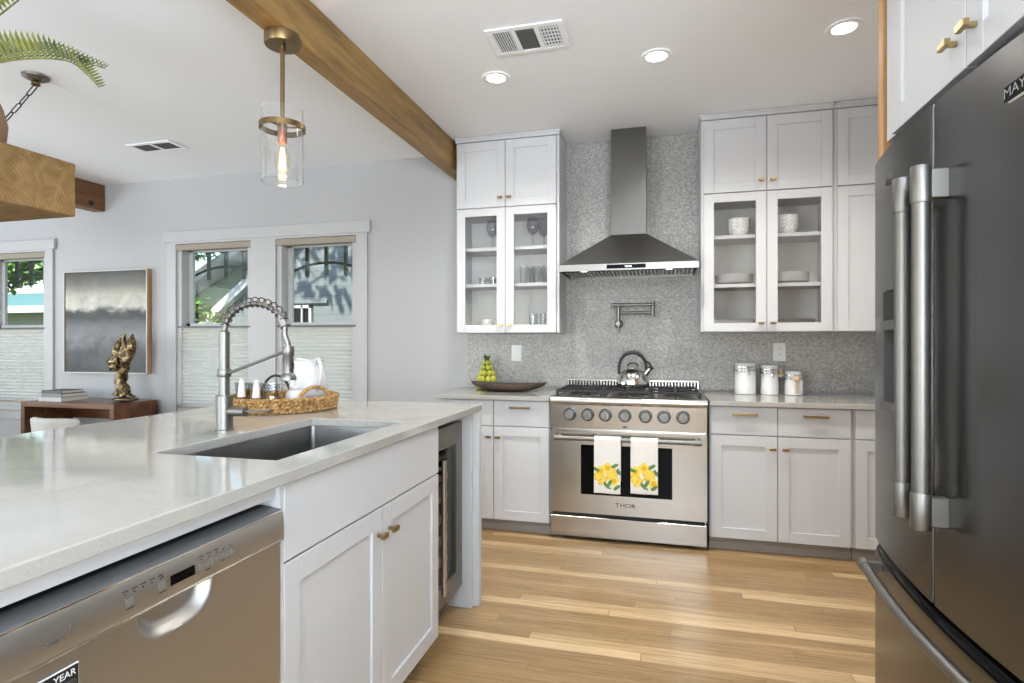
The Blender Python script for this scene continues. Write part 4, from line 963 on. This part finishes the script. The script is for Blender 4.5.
for i, (x, y) in enumerate(((-.97, 4.06), (-.885, 4.08), (-.80, 4.06), (-.93, 4.17), (-.84, 4.17))):
    tum(x, y, SM, .13, .033, 'tall clear glass on the middle shelf, right door, ' + ('front left', 'front middle', 'front right', 'back left', 'back right')[i], 'tall glasses on the middle shelf')
SB = 1.3565
for i, (x, y) in enumerate(((-.90, 4.05), (-.83, 4.10), (-.79, 4.04))):
    tum(x, y, SB, .12, .032, 'slim clear glass on the bottom shelf of the left wall cabinet, ' + ('leftmost', 'at the back', 'rightmost')[i], 'slim glasses on the bottom shelf')
t = thing('mug', (-1.235, 4.05, SB), 'white mug at the bottom left of the glass cabinet beside the hood', 'mug')
m = MB(); m.lathe([(0, SB), (.038, SB), (.043, SB + .01), (.045, SB + .078), (.0415, SB + .078), (.039, SB + .012), (0, SB + .008)], (-1.25, 4.05, 0), 26); m.build('cup', M['white_china'], t)
m = MB(); m.tube([(-1.25 + .043 + .028 * sin(a), 4.05, SB + .041 + .024 * cos(a)) for a in [pi * q / 12 for q in range(13)]], .006, 8); m.build('handle', M['white_china'], t)
def bowl_stack(x, y, z, n, r, h, st, where, grp, nm='cereal_bowl', cat='bowl'):
    pos = ['topmost', 'second down', 'third down', 'fourth down', 'fifth down'][:n][::-1]; pos[0] = 'lowest'
    first = None
    for k in range(n):
        lab = 'white %s, %s of the stack %s' % (cat, pos[k], where)
        zz = z + k * st
        if first is None:
            m = MB(); m.lathe([(0, zz), (r * .55, zz), (r * .6, zz + .004), (r * .92, zz + h * .5), (r, zz + h), (r - .004, zz + h), (r * .9 - .004, zz + h * .52), (r * .55, zz + .009), (0, zz + .008)], (0, 0, 0), 26)
            first = m.build(nm, M['bowlpat'] if 'bowl' in nm else M['white_china']); first.location = (x, y, 0); o = first
        else: o = first.copy(); COL.objects.link(o); o.location = (x, y, k * st)
        tag(o, lab, cat, grp)
def pat():
    m = N('white patterned china'); v = m.obj(); wv = m.n('TexVoronoi', feature='DISTANCE_TO_EDGE', i_Scale=38.0); m.l(v, wv.inputs['Vector'])
    m.l(m.ramp(wv.outputs[0], [(.03, rgb(206, 206, 206)), (.09, rgb(242, 242, 240))]), m.b.inputs['Base Color']); m.b.inputs['Roughness'].default_value = .2; return m.m
M['bowlpat'] = pat()
S1, S2 = 1.9705, 1.6505
bowl_stack(.505, 4.08, S1, 3, .072, .070, .024, 'behind the left door right of the hood', 'bowls on the top shelf')
bowl_stack(.80, 4.08, S1, 3, .072, .072, .026, 'behind the right door right of the hood', 'bowls on the top shelf')
bowl_stack(.475, 4.08, S2, 5, .122, .022, .011, 'on the middle shelf, left door', 'plates on the middle shelf', 'plate', 'plate')
bowl_stack(.815, 4.08, S2, 5, .122, .022, .012, 'on the middle shelf, right door', 'plates on the middle shelf', 'plate', 'plate')
for i, (x, w) in enumerate(((.462, .155), (.815, .135))):
    for k in range(2):
        z_ = SB + k * .030; m = MB(); m.box(x - w, x + w, 3.99, 4.2, z_ + .0005, z_ + .006, .001)
        for q in ((x - w, x + w, 3.99, 3.996), (x - w, x + w, 4.194, 4.2), (x - w, x - w + .006, 3.996, 4.194), (x + w - .006, x + w, 3.996, 4.194)): m.box(q[0], q[1], q[2], q[3], z_ + .006, z_ + .0295)
        tag(m.build('serving_tray', M['nickel']), ('flat grey serving tray, %s of two at the bottom behind the %s door' % (('lower', 'upper')[k], ('left', 'right')[i])), 'tray', 'serving trays on the bottom shelf')

# ---------------------------------------------------------------- dining side
dx0, dx1, dy0, dy1, dz = -5.50, -4.455, 3.79, 4.225, .742
t = thing('console_desk', (.5 * (dx0 + dx1), 4.0, 0), 'dark walnut waterfall desk against the window wall under the painting', 'desk')
MB().box(dx0, dx1, dy0, dy1, dz - .045, dz, .002).build('desktop', M['desk'], t)
for a in (dx0, dx1 - .045): MB().box(a, a + .045, dy0, dy1, 0, dz - .0455, .002).build('side_leg', M['desk'], t)
MB().box(dx0 + .046, dx1 - .046, dy1 - .03, dy1 - .01, dz - .19, dz - .0455).build('back_rail', M['desk'], t)
def book(x0, x1, y0, y1, z, h, rz, mat, label):
    t = thing('book', (.5 * (x0 + x1), .5 * (y0 + y1), z), label, 'book', 'books stacked on the desk')
    m = MB(); m.box(x0, x1, y0, y1, z, z + .003); m.box(x0, x1, y0, y1, z + h - .003, z + h); m.box(x0, x1, y0, y0 + .004, z + .003, z + h - .003); m.build('cover', M[mat], t)
    MB().box(x0 + .004, x1 - .004, y0 + .005, y1 - .006, z + .0032, z + h - .0032).build('pages', M['paper'], t)
    t.rotation_euler.z = rz
book(-5.36, -5.10, 3.84, 4.10, dz + .001, .036, .01, 'bookcover2', 'large silver grey book, lowest of the three stacked on the desk')
book(-5.34, -5.10, 3.85, 4.08, dz + .0375, .032, -.02, 'bookcover1', 'grey book in the middle of the stack on the desk')
book(-5.345, -5.125, 3.855, 4.06, dz + .07, .026, .03, 'bookcover3', 'charcoal book on top of the stack on the desk')
# bronze sculpture: a twisting stem that opens into three upright fronds
t = thing('sculpture', (-4.6, 4.0, dz), 'twisted antique bronze sculpture with upright leaf tips standing on the desk', 'sculpture')
def sculpt(paths, name, ns):
    mb = MB()
    for P, R_ in paths:
        mb.tube(P, R_, 12)
    for v in mb.bm.verts:
        q = v.co * ns * 5.2; v.co += Vector((sin(q.z + 1.3 * sin(q.y)), sin(q.z * .9 + q.x + 2.0), sin(q.x * 1.2 + q.y + .5))) * .0085
    return mb.build(name, M['sculpt'], t, 60)
sx, sy = -4.60, 4.0
def curve(P, n=24):
    P = [Vector(p) for p in P]; out = []
    for i in range(len(P) - 1):
        p0, p1, p2, p3 = P[max(0, i - 1)], P[i], P[i + 1], P[min(len(P) - 1, i + 2)]
        for k in range(6):
            u = k / 6; out.append(.5 * ((2 * p1) + (p2 - p0) * u + (2 * p0 - 5 * p1 + 4 * p2 - p3) * u * u + (3 * p1 - p0 - 3 * p2 + p3) * u ** 3))
    out.append(P[-1]); return out
def rads(n, R_):
    out = []
    for i in range(n):
        f = i / (n - 1) * (len(R_) - 1); k = min(int(f), len(R_) - 2); out.append(R_[k] + (R_[k + 1] - R_[k]) * (f - k))
    return out
def strand(P, R_): C = curve(P); return (C, rads(len(C), R_))
m = MB(); m.ball((sx + .03, sy, dz + .024), .125, .085, .022, 18)
for v in m.bm.verts: v.co.z = max(v.co.z, dz + .001)
m.build('base', M['sculpt'], t, 60)
sculpt([strand([(sx - .05, sy, dz + .06), (sx - .04, sy, dz + .10), (sx - .03, sy + .02, dz + .2), (sx + .02, sy, dz + .30), (sx + .04, sy - .01, dz + .38)], [.044, .040, .036, .04, .045]),
        strand([(sx + .05, sy - .02, dz + .06), (sx + .03, sy - .02, dz + .12), (sx - .02, sy - .02, dz + .21), (sx - .01, sy + .01, dz + .3), (sx - .01, sy, dz + .38)], [.044, .038, .036, .04, .045]),
        strand([(sx + .02, sy, dz + .06), (sx + .10, sy, dz + .05), (sx + .13, sy, dz + .05)], [.03, .024, .012])], 'stem', 9)
sculpt([strand([(sx + .01, sy, dz + .34), (sx - .05, sy, dz + .40), (sx - .06, sy, dz + .48), (sx - .02, sy + .01, dz + .58)], [.034, .042, .036, .004]),
        strand([(sx + .02, sy, dz + .34), (sx + .03, sy, dz + .44), (sx + .02, sy, dz + .52), (sx + .035, sy, dz + .605)], [.045, .042, .034, .004]),
        strand([(sx + .04, sy, dz + .36), (sx + .09, sy, dz + .44), (sx + .10, sy, dz + .52), (sx + .10, sy, dz + .60)], [.036, .038, .036, .004])], 'frond', 7)
sculpt([strand([(sx, sy - .02, dz + .36), (sx - .06, sy - .03, dz + .36), (sx - .115, sy - .03, dz + .34)], [.05, .045, .02]), strand([(sx - .02, sy - .02, dz + .31), (sx - .07, sy - .03, dz + .30), (sx - .105, sy - .03, dz + .285)], [.045, .035, .016])], 'side_leaf', 8)
# painting
t = thing('painting', (-5.1, WY - .02, 1.45), 'abstract grey landscape painting in a wooden frame above the desk', 'painting')
a, b, c, d = -5.565, -4.567, .974, 1.944; y1 = WY - .002; y0 = y1 - .052
m = MB()
m.box(a, a + .010, y0, y1, c, d, .001); m.box(b - .010, b, y0, y1, c, d, .001); m.box(a + .010, b - .010, y0, y1, c, c + .010, .001); m.box(a + .010, b - .010, y0, y1, d - .010, d, .001); m.build('frame', M['frame'], t)
m = MB()
for q in ((a, a + .0095, c, d), (b - .0095, b, c, d), (a, b, c, c + .0095), (a, b, d - .0095, d)): m.box(q[0], q[1], y0 - .003, y0 + .0002, q[2], q[3])
m.build('frame_face', M['shelf_silver'], t)
MB().box(a + .016, b - .016, y0 + .006, y1 - .01, c + .016, d - .016).build('canvas', M['painting'], t)
MB().box(a + .010, b - .010, y0 + .012, y1 - .006, c + .010, d - .010).build('shadow_gap', M['black'], t)
# chair
def chair(loc, rz, label):
    t = thing('desk_chair', loc, label, 'chair'); x, y = loc[0], loc[1]
    m = MB(); m.grid(lambda u, v: (x + (u - .5) * (.50 - .06 * v), y - .21 + .02 * cos((u - .5) * 2.4) * -3 + .05 * (1 - (2 * u - 1) ** 2) * -1 - .05 * v, .44 + .275 * v - .012 * abs(2 * u - 1) ** 6 * v), 20, 8); o = m.build('backrest', M['fabric'], t)
    s = o.modifiers.new('t', 'SOLIDIFY'); s.thickness = .045; s.offset = 0; bv = o.modifiers.new('b', 'BEVEL'); bv.width = .018; bv.segments = 3
    MB().box(x - .25, x + .25, y - .24, y + .25, .41, .48, .025, 3).build('seat', M['fabric'], t)
    for q in (-1, 1):
        for w in (-1, 1):
            m = MB(); m.tube([(x + q * .20, y + w * .18, .415), (x + q * .235, y + w * .225, 0)], [.017, .011], 10); m.build('leg', M['leg'], t)
    t.rotation_euler.z = rz
chair((-4.32, 3.50, 0), 0.0, 'light grey upholstered chair tucked at the desk, behind the island')
chair((-5.48, 3.14, 0), pi * .9, 'light grey chair at far left, only its edge showing above the island')

# ---------------------------------------------------------------- lamps, vents, ceiling fittings
def downlight(x, y, label, en=14, seen=True):
    t = thing('recessed_downlight', (x, y, CZ - .004), label, 'ceiling light', 'recessed ceiling lights'); z = CZ - .002
    MB().lathe([(.052, z - .001), (.055, z - .006), (.076, z - .005), (.078, z)], (x, y, 0), 28).build('trim_ring', M['ceiling'], t)
    MB().lathe([(0, z - .003), (.052, z - .003)], (x, y, 0), 28).build('lens', M['led'], t)
    l = light('downlight', 'SPOT', (x, y, z - .012), en * 5.0, (1, .965, .91), (0, 0, -1), spot_size=radians(150), spot_blend=.9, shadow_soft_size=.05)
downlight(-.899, 3.085, 'lit recessed downlight nearest the left wall cabinet')
downlight(-.023, 3.06, 'lit recessed downlight in front of the range hood')
downlight(.839, 3.01, 'lit recessed downlight nearest the refrigerator cabinet')
for x, y in ((-.5, .6), (.3, -1.2), (-.9, -1.6)):
    light('downlight', 'SPOT', (x, y, CZ - .02), 14, (1, .96, .90), (0, 0, -1), spot_size=radians(150), spot_blend=.9, shadow_soft_size=.05)
def vent(x0, x1, y0, y1, label, secs):
    t = thing('ceiling_vent', (.5 * (x0 + x1), .5 * (y0 + y1), CZ - .004), label, 'vent', 'white ceiling vents'); z = CZ - .002
    m = MB(); fr = .03; g = .012; n = len(secs); w = (x1 - x0 - 2 * fr - (n - 1) * .022) / n
    m.box(x0, x1, y0, y0 + fr, z - .008, z, .002); m.box(x0, x1, y1 - fr, y1, z - .008, z, .002); m.box(x0, x0 + fr, y0 + fr, y1 - fr, z - .008, z, .002); m.box(x1 - fr, x1, y0 + fr, y1 - fr, z - .008, z, .002)
    for k in range(n - 1): a = x0 + fr + w + k * (w + .022); m.box(a, a + .022, y0 + fr, y1 - fr, z - .008, z)
    m.build('frame', M['ceiling'], t)
    MB().box(x0 + fr * .6, x1 - fr * .6, y0 + fr * .6, y1 - fr * .6, z - .001, z).build('duct', M['vent_in'], t)
    for k, s in enumerate(secs):
        a = x0 + fr + k * (w + .022); m = MB()
        if s == 'v':
            for q in range(8): xx = a + w * (q + .5) / 8; m.obox(Matrix.Translation((xx, .5 * (y0 + y1), z - .006)) @ Matrix.Rotation(.6, 4, 'Y'), .0085, y1 - y0 - 2 * fr, .0015)
        elif s == 'g':
            for q in range(6): xx = a + w * (q + .5) / 6; m.box(xx - .003, xx + .003, y0 + fr, y1 - fr, z - .007, z - .004)
            for q in range(6): yy = y0 + fr + (y1 - y0 - 2 * fr) * (q + .5) / 6; m.box(a, a + w, yy - .003, yy + .003, z - .007, z - .004)
        else:
            for q in range(9): yy = y0 + fr + (y1 - y0 - 2 * fr) * (q + .5) / 9; m.obox(Matrix.Translation((a + w / 2, yy, z - .005)) @ Matrix.Rotation(.5, 4, 'X'), w, .013, .0012)
        m.build('louver', M['ceiling'] if s != 'h' else M['vent_in'], t)
vent(-.82, -.44, 2.60, 2.85, 'white ceiling air vent with three louver sections in the kitchen ceiling', 'vhg')
vent(-3.91, -3.51, 3.42, 3.605, 'white ceiling air vent in the dining area ceiling near the window wall', 'hh')

# pendant
t = thing('pendant_lamp', (-1.526, 2.055, 1.93), 'brass pendant lamp with clear glass cylinder hanging from the cedar beam', 'pendant lamp')
px, py = -1.526, 2.055
MB().lathe([(0, 2.5445), (.072, 2.5445), (.072, 2.505), (.069, 2.50), (0, 2.50)], (px, py, 0), 36).build('canopy', M['bronze'], t)
m = MB(); m.cyl((px, py, 2.50), (px, py, 2.165), .009, 14); m.lathe([(.012, 2.50), (.012, 2.478), (.009, 2.474)], (px, py, 0), 14); m.build('stem', M['bronze'], t)
m = MB(); r = .0845; m.lathe([(r, 2.150), (r + .007, 2.150), (r + .007, 2.172), (r, 2.172), (r, 2.150)], (px, py, 0), 44)
for k in range(3): a = k * 2 * pi / 3 + .4; m.obox(Matrix.Translation((px + cos(a) * r / 2, py + sin(a) * r / 2, 2.163)) @ Matrix.Rotation(a, 4, 'Z'), r, .008, .006)
m.lathe([(0, 2.172), (.02, 2.172), (.02, 2.155), (0, 2.155)], (px, py, 0), 18); m.build('ring', M['bronze'], t)
m = MB(); m.lathe([(.0825, 1.934), (.0825, 2.236), (.0800, 2.236), (.0800, 1.934), (.0825, 1.934)], (px, py, 0), 48); m.build('lamp_shade', M['glass'], t)
m = MB(); m.lathe([(0, 2.155), (.019, 2.155), (.019, 2.098), (.016, 2.094), (0, 2.094)], (px, py, 0), 18); m.build('socket', M['copper'] if 'copper' in M else M['bronze'], t)
m = MB(); m.lathe([(.014, 2.094), (.016, 2.08), (.028, 2.04), (.030, 2.015), (.024, 1.985), (.014, 1.962), (.006, 1.955), (0, 1.954)], (px, py, 0), 20); bo = m.build('bulb', M['bulb'] if 'bulb' in M else M['glass'], t)
m = MB()
for k in range(6): a = k * pi / 3; m.tube([(px + .006 * cos(a), py + .006 * sin(a), 2.075), (px + .013 * cos(a), py + .013 * sin(a), 1.985)], .0016, 6)
m.build('filament', M['filament'], bo)
light('bulb', 'POINT', (px, py, 1.945), 5, (1, .74, .45), shadow_soft_size=.02)
# swag chain at upper left
t = thing('swag_chain', (-3.39, 2.416, CZ - .03), 'brass ceiling plate with a chain swagging left, at upper left below the fern', 'chain')
qx, qy = -3.392, 2.416
MB().lathe([(0, CZ - .002), (.064, CZ - .002), (.062, CZ - .012), (.045, CZ - .022), (.02, CZ - .032), (0, CZ - .033)], (qx, qy, 0), 32).build('ceiling_plate', M['nickel'], t)
m = MB(); m.lathe([(.0, CZ - .032), (.02, CZ - .036), (.022, CZ - .052), (0, CZ - .06)], (qx, qy, 0), 18); m.build('hook', M['bronze'], t)
p = Vector((qx, qy, CZ - .055)); n = 26
for k in range(n):
    u0, u1 = k / n, (k + 1) / n
    def cat(u): return Vector((qx - 1.35 * u, qy - .12 * u, CZ - .055 - .95 * u + .42 * u * u * 1.0 - .10 * sin(pi * u)))
    a_, b_ = cat(u0), cat(u1); d = (b_ - a_); L_ = d.length; d.normalize(); s = d.cross(Vector((0, 1, 0))).normalized() if k % 2 else Vector((0, 1, 0)); s = (s - d * s.dot(d)).normalized(); c = (a_ + b_) / 2
    m = MB(); hl, hw = L_ * .5 + .003, .0105; pts = []
    for q in range(16): an = 2 * pi * q / 16; pts.append(c + d * (hl * cos(an)) * (1 if abs(cos(an)) > .3 else 1) + s * hw * max(-1, min(1, 1.5 * sin(an))))
    m.tube(pts, .0032, 6, closed=True); m.build('link', M['iron'], t)
t2 = tag(MB().lathe([(0, .0), (.02, -.005), (.16, -.16), (.165, -.2), (.155, -.2), (.15, -.165), (0, -.02)], (qx - 1.35, qy - .12, CZ - .055 - .57), 28).build('hanging_lamp', M['bronze']), 'bronze lamp shade hanging on the swag chain, outside the left edge', 'lamp')

# ---------------------------------------------------------------- fern in its pot on the timber ledge
fx0, fy0, fz0 = -2.47, 1.50, 1.9405
t = thing('potted_fern', (fx0, fy0, fz0), 'green fern in a brown clay pot standing on the timber ledge at upper left', 'plant')
MB().lathe([(0, fz0), (.085, fz0), (.105, fz0 + .03), (.128, fz0 + .09), (.132, fz0 + .14), (.118, fz0 + .20), (.108, fz0 + .225), (.096, fz0 + .225), (.104, fz0 + .19), (.112, fz0 + .14), (0, fz0 + .15)], (fx0, fy0, 0), 36).build('pot', M['terracotta'], t)
MB().lathe([(.109, fz0 + .188), (.05, fz0 + .20), (0, fz0 + .202)], (fx0, fy0, 0), 24).build('soil', M['soil'], t)
def frond(P, nleaf, lw, droop, side, lift=0.0, start=2):
    C = curve(P); n = len(C); st = MB(); st.tube(C, rads(n, [.0035, .003, .002, .0012]), 6)
    for i in range(start, nleaf):
        u = (i + .3) / (nleaf + .3) * (n - 1); k = min(int(u), n - 2); p = C[k].lerp(C[k + 1], u - k); d = (C[k + 1] - C[k]).normalized()
        s0 = Vector(side); s0 = (s0 - d * s0.dot(d)).normalized(); up = s0.cross(d); up = up if up.z > 0 else -up
        L = lw * (1 - .74 * (i / nleaf) ** 1.7) * (.75 + .25 * min(1, i / 5))
        for q in (1, -1):
            dirv = (s0 * q + d * .38 + up * lift + Vector((0, 0, -droop))).normalized(); wv = d - dirv * d.dot(dirv); wv.normalize(); W_ = L * .155; bow = dirv.cross(wv) * (L * .05 * q)
            a_ = p; b1 = p + dirv * L * .3 + wv * W_ + bow; b2 = p + dirv * L * .3 - wv * W_ + bow; c1 = p + dirv * L * .72 + wv * W_ * .7 + bow; c2 = p + dirv * L * .72 - wv * W_ * .7 + bow; e = p + dirv * L + wv * W_ * .3
            st.faces([a_, b1, c1, e, c2, b2], [(0, 1, 5), (1, 2, 4, 5), (2, 3, 4)], False)
    st.build('frond', M['fern'], t, 60)
base_p = (fx0 + .02, fy0, fz0 + .20)
SV = (.10, 1, .05)
frond([base_p, (-2.36, 1.47, 2.225), (-2.20, 1.455, 2.232), (-2.04, 1.45, 2.222), (-1.895, 1.45, 2.195), (-1.82, 1.45, 2.145), (-1.762, 1.45, 2.092)], 36, .085, 0, SV, 1.3)
frond([base_p, (-2.34, 1.50, 2.262), (-2.20, 1.49, 2.282), (-2.03, 1.48, 2.262), (-1.88, 1.47, 2.205), (-1.752, 1.46, 2.158)], 34, .088, 0, SV, 1.3)
frond([base_p, (-2.36, 1.44, 2.28), (-2.24, 1.43, 2.345), (-2.12, 1.42, 2.385), (-2.00, 1.41, 2.425), (-1.90, 1.40, 2.47)], 32, .095, 0, SV, 1.3)
random.seed(11)
for k in range(12):
    a = 2.5 + k * .16; r = .42 + .1 * random.random(); zt = .25 + .2 * random.random()
    P = [(fx0 + .02 * cos(a), fy0 + .02 * sin(a), fz0 + .2)] + [(fx0 + r * u * cos(a), fy0 + r * u * sin(a) * .8, fz0 + .2 + zt * sin(u * 2.3)) for u in (.3, .6, .85, 1.0)]
    frond(P, 22, .08, .15, (-sin(a), cos(a), .1), .2)
# ---------------------------------------------------------------- outside the windows
struct(MB().box(-40, 20, WY + .16, 45, -.5, -.35).build('ground', M['gravel']), 'grassy ground outside the windows', 'ground')
for i, (a, b) in enumerate(OPEN):
    c = (-6.26, -3.995, -2.92)[i]
    t = thing('window_grille', (c, 4.55, 1.85), 'dark iron grille with spear tips outside the ' + ('far left window', 'window behind the faucet riser', 'window nearest the kitchen cabinets')[i], 'grille', 'iron grilles outside the windows')
    m = MB(); m.tube([(c + .48 * s, 4.55, 1.985 - .12 * s * s - .02 * abs(s) ** 3) for s in [-1 + k / 12 for k in range(25)]], .012, 8); m.build('arch_bar', M['iron_out'], t)
    for q in (-2, -1, 0, 1, 2):
        x = c + q * .196; zt = 1.872 - .008 * abs(q); m = MB(); m.box(x - .015, x + .015, 4.538, 4.562, zt, 2.45)
        m.faces([(x - .028, 4.55, zt + .045), (x, 4.535, zt + .03), (x + .028, 4.55, zt + .045), (x, 4.565, zt + .03), (x, 4.55, zt - .02), (x, 4.55, zt + .075)], [(0, 1, 4), (1, 2, 4), (2, 3, 4), (3, 0, 4), (1, 0, 5), (2, 1, 5), (3, 2, 5), (0, 3, 5)]); m.build('spear_bar', M['iron_out'], t)
    m = MB(); m.box(c - .5, c + .5, 4.54, 4.56, 2.42, 2.45); m.build('top_rail', M['iron_out'], t)
    m = MB()
    for q in (-.46, .46): m.cyl((c + q, 4.42, 2.435), (c + q, 4.55, 2.435), .01, 8)
    m.build('wall_bracket', M['iron_out'], t)
# neighbouring house with two gables
t = thing('neighbor_house', (-6, 10, -.35), 'neighboring house with blue grey siding and white gable trim outside the middle windows', 'house')
gx = -5.0; z_at = lambda x, o=0: 2.27 + .54 * (x + 8.59) + o
def gable_wall(x0, xp, x1, zb, f, y0, y1): return [(x0, zb), (x1, zb), (x1, f(xp) - (x1 - xp) * .54), (xp, f(xp)), (x0, f(x0))]
MB().prism(gable_wall(-8.9, -4.9, -2.0, -.35, lambda x: z_at(x, -.12), 9, 13), 9.0, 13, 'y').build('wall', M['siding_green'], t)
P = [(-9.3, z_at(-9.3, -.10)), (-4.9, z_at(-4.9, -.10)), (-4.9, z_at(-4.9, .10)), (-9.3, z_at(-9.3, .10))]
MB().prism(P, 8.6, 13.2, 'y').build('roof', M['trim'], t)
P = [(-4.9, z_at(-4.9, -.10)), (-1.6, z_at(-4.9, -.10) - 3.3 * .54), (-1.6, z_at(-4.9, .1) - 3.3 * .54), (-4.9, z_at(-4.9, .10))]
MB().prism(P, 8.6, 13.2, 'y').build('roof', M['trim'], t)
l_at = lambda x, o=0: 1.777 + 1.23 * (x + 7.709) * .62 + o
MB().prism([(-8.0, -.35), (-4.2, -.35), (-4.2, 3.05), (-5.75, l_at(-5.75, -.1)), (-8.0, l_at(-8.0, -.1))], 8.55, 8.98, 'y').build('porch_wall', M['siding_blue'], t)
MB().prism([(-8.3, l_at(-8.3, -.1)), (-5.75, l_at(-5.75, -.1)), (-5.75, l_at(-5.75, .07)), (-8.3, l_at(-8.3, .07))], 8.40, 8.95, 'y').build('porch_trim', M['trim'], t)
m = MB(); wx0, wx1, wz0, wz1 = -6.30, -5.75, 1.2, 1.90; y = 8.50
m.box(wx0, wx1, y, y + .05, wz0, wz0 + .05); m.box(wx0, wx1, y, y + .05, wz1 - .05, wz1); m.box(wx0, wx0 + .05, y, y + .05, wz0, wz1); m.box(wx1 - .05, wx1, y, y + .05, wz0, wz1); m.box(-6.14, -6.11, y, y + .03, wz0, wz1); m.box(-5.95, -5.92, y, y + .03, wz0, wz1); m.box(wx0, wx1, y, y + .03, 1.57, 1.60); wo = m.build('window', M['trim'], t)
MB().box(wx0 + .05, wx1 - .05, y + .035, y + .04, wz0 + .05, wz1 - .05).build('pane', M['black_gloss'], wo)
m = MB(); m.box(-6.4, -5.45, 8.50, 8.55, 1.93, 1.98); m.build('window_head', M['siding_blue'], t)
# gable vent with white triangular bracket
m = MB(); m.tube([(-8.05, 8.97, 2.05), (-7.75, 8.97, 2.10), (-7.80, 8.97, 1.72), (-8.05, 8.97, 2.05)], .04, 4); m.build('gable_bracket', M['trim'], t)
t = thing('neighbor_house', (-18, 13, -.35), 'far house with teal roof outside the left window', 'house')
MB().box(-22, -13, 12, 18, -.35, 2.2).build('wall', M['siding_green'], t)
m = MB(); m.faces([(-22.6, 11.5, 2.24), (-12.4, 11.5, 2.24), (-12.4, 15, 2.98), (-22.6, 15, 2.98), (-22.6, 18.5, 2.24), (-12.4, 18.5, 2.24)], [(0, 1, 2, 3), (3, 2, 5, 4)]); m.build('roof', M['roof'], t)
MB().box(-22.6, -12.4, 11.45, 11.52, 2.06, 2.25).build('fascia', M['trim'], t)
MB().box(-17.1, -16.2, 11.96, 11.995, .9, 1.95).build('shutter', M['siding_blue'], t)
def tree(name, trunk, blobs, n, size, label, seed):
    random.seed(seed); t = thing(name, (trunk[0], trunk[1], -.35), label, 'tree', 'trees outside the windows')
    m = MB(); x, y, h = trunk; m.tube([(x, y, -.35), (x + .08, y, h * .4), (x - .05, y + .05, h)], [.14, .11, .05], 10)
    for (bx, by, bz, rx, ry, rz) in blobs: m.tube([(x, y, h * .7), ((x + bx) / 2, (y + by) / 2, (h * .8 + bz) / 2 + .2), (bx, by, bz)], [.05, .03, .012], 6)
    m.build('trunk', M['bark'], t)
    V = []; Fc = []
    for k in range(n):
        bx, by, bz, rx, ry, rz = random.choice(blobs)
        while True:
            a = Vector((random.uniform(-1, 1), random.uniform(-1, 1), random.uniform(-1, 1)))
            if a.length < 1: break
        p = Vector((bx + a.x * rx, by + a.y * ry, bz + a.z * rz)); d = Vector((random.gauss(0, 1), random.gauss(0, 1), random.gauss(0, .6) - .3)).normalized(); s = d.cross(Vector((random.random(), random.random(), 1))).normalized(); L = size * random.uniform(.6, 1.3); i = len(V)
        V += [p, p + d * L * .5 + s * L * .28, p + d * L, p + d * L * .5 - s * L * .28]; Fc.append((i, i + 1, i + 2, i + 3))
    me = bpy.data.meshes.new('foliage'); me.from_pydata([v - t.location for v in V], [], Fc); me.materials.append(M['tree']); o = bpy.data.objects.new('foliage', me); COL.objects.link(o); o.parent = t
tree('leafy_tree', (-11.6, 7.4, 3.2), [(-10.4, 7.2, 2.75, .55, .5, .42), (-11.1, 7.6, 3.0, .6, .6, .5), (-10.6, 7.0, 2.45, .5, .4, .3), (-11.3, 7.0, 2.5, .5, .4, .3), (-9.95, 7.2, 2.62, .4, .4, .36)], 2300, .17, 'leafy green tree outside the far left window', 1)
tree('leafy_tree', (-8.9, 8.3, 3.4), [(-7.75, 8.1, 3.05, .45, .35, .40), (-8.2, 8.0, 3.2, .5, .4, .5)], 1100, .13, 'green tree reaching over the gable outside the window behind the faucet', 2)
tree('garden_shrub', (-7.25, 7.8, 1.4), [(-7.2, 7.7, 1.45, .36, .4, .36), (-7.0, 7.8, 1.0, .5, .4, .4), (-7.4, 7.7, 1.8, .18, .25, .22)], 1100, .12, 'green shrub in front of the neighboring house', 3)
tree('shade_tree', (-9.5, 4.9, 5.0), [(-6.5, 5.5, 6.2, 1.6, 1.2, .6), (-5.4, 5.5, 5.9, 1.2, 1.2, .5), (-7.6, 5.4, 6.0, 1.0, 1.0, .6)], 900, .26, 'tall shade tree that dapples the siding with sun', 4)
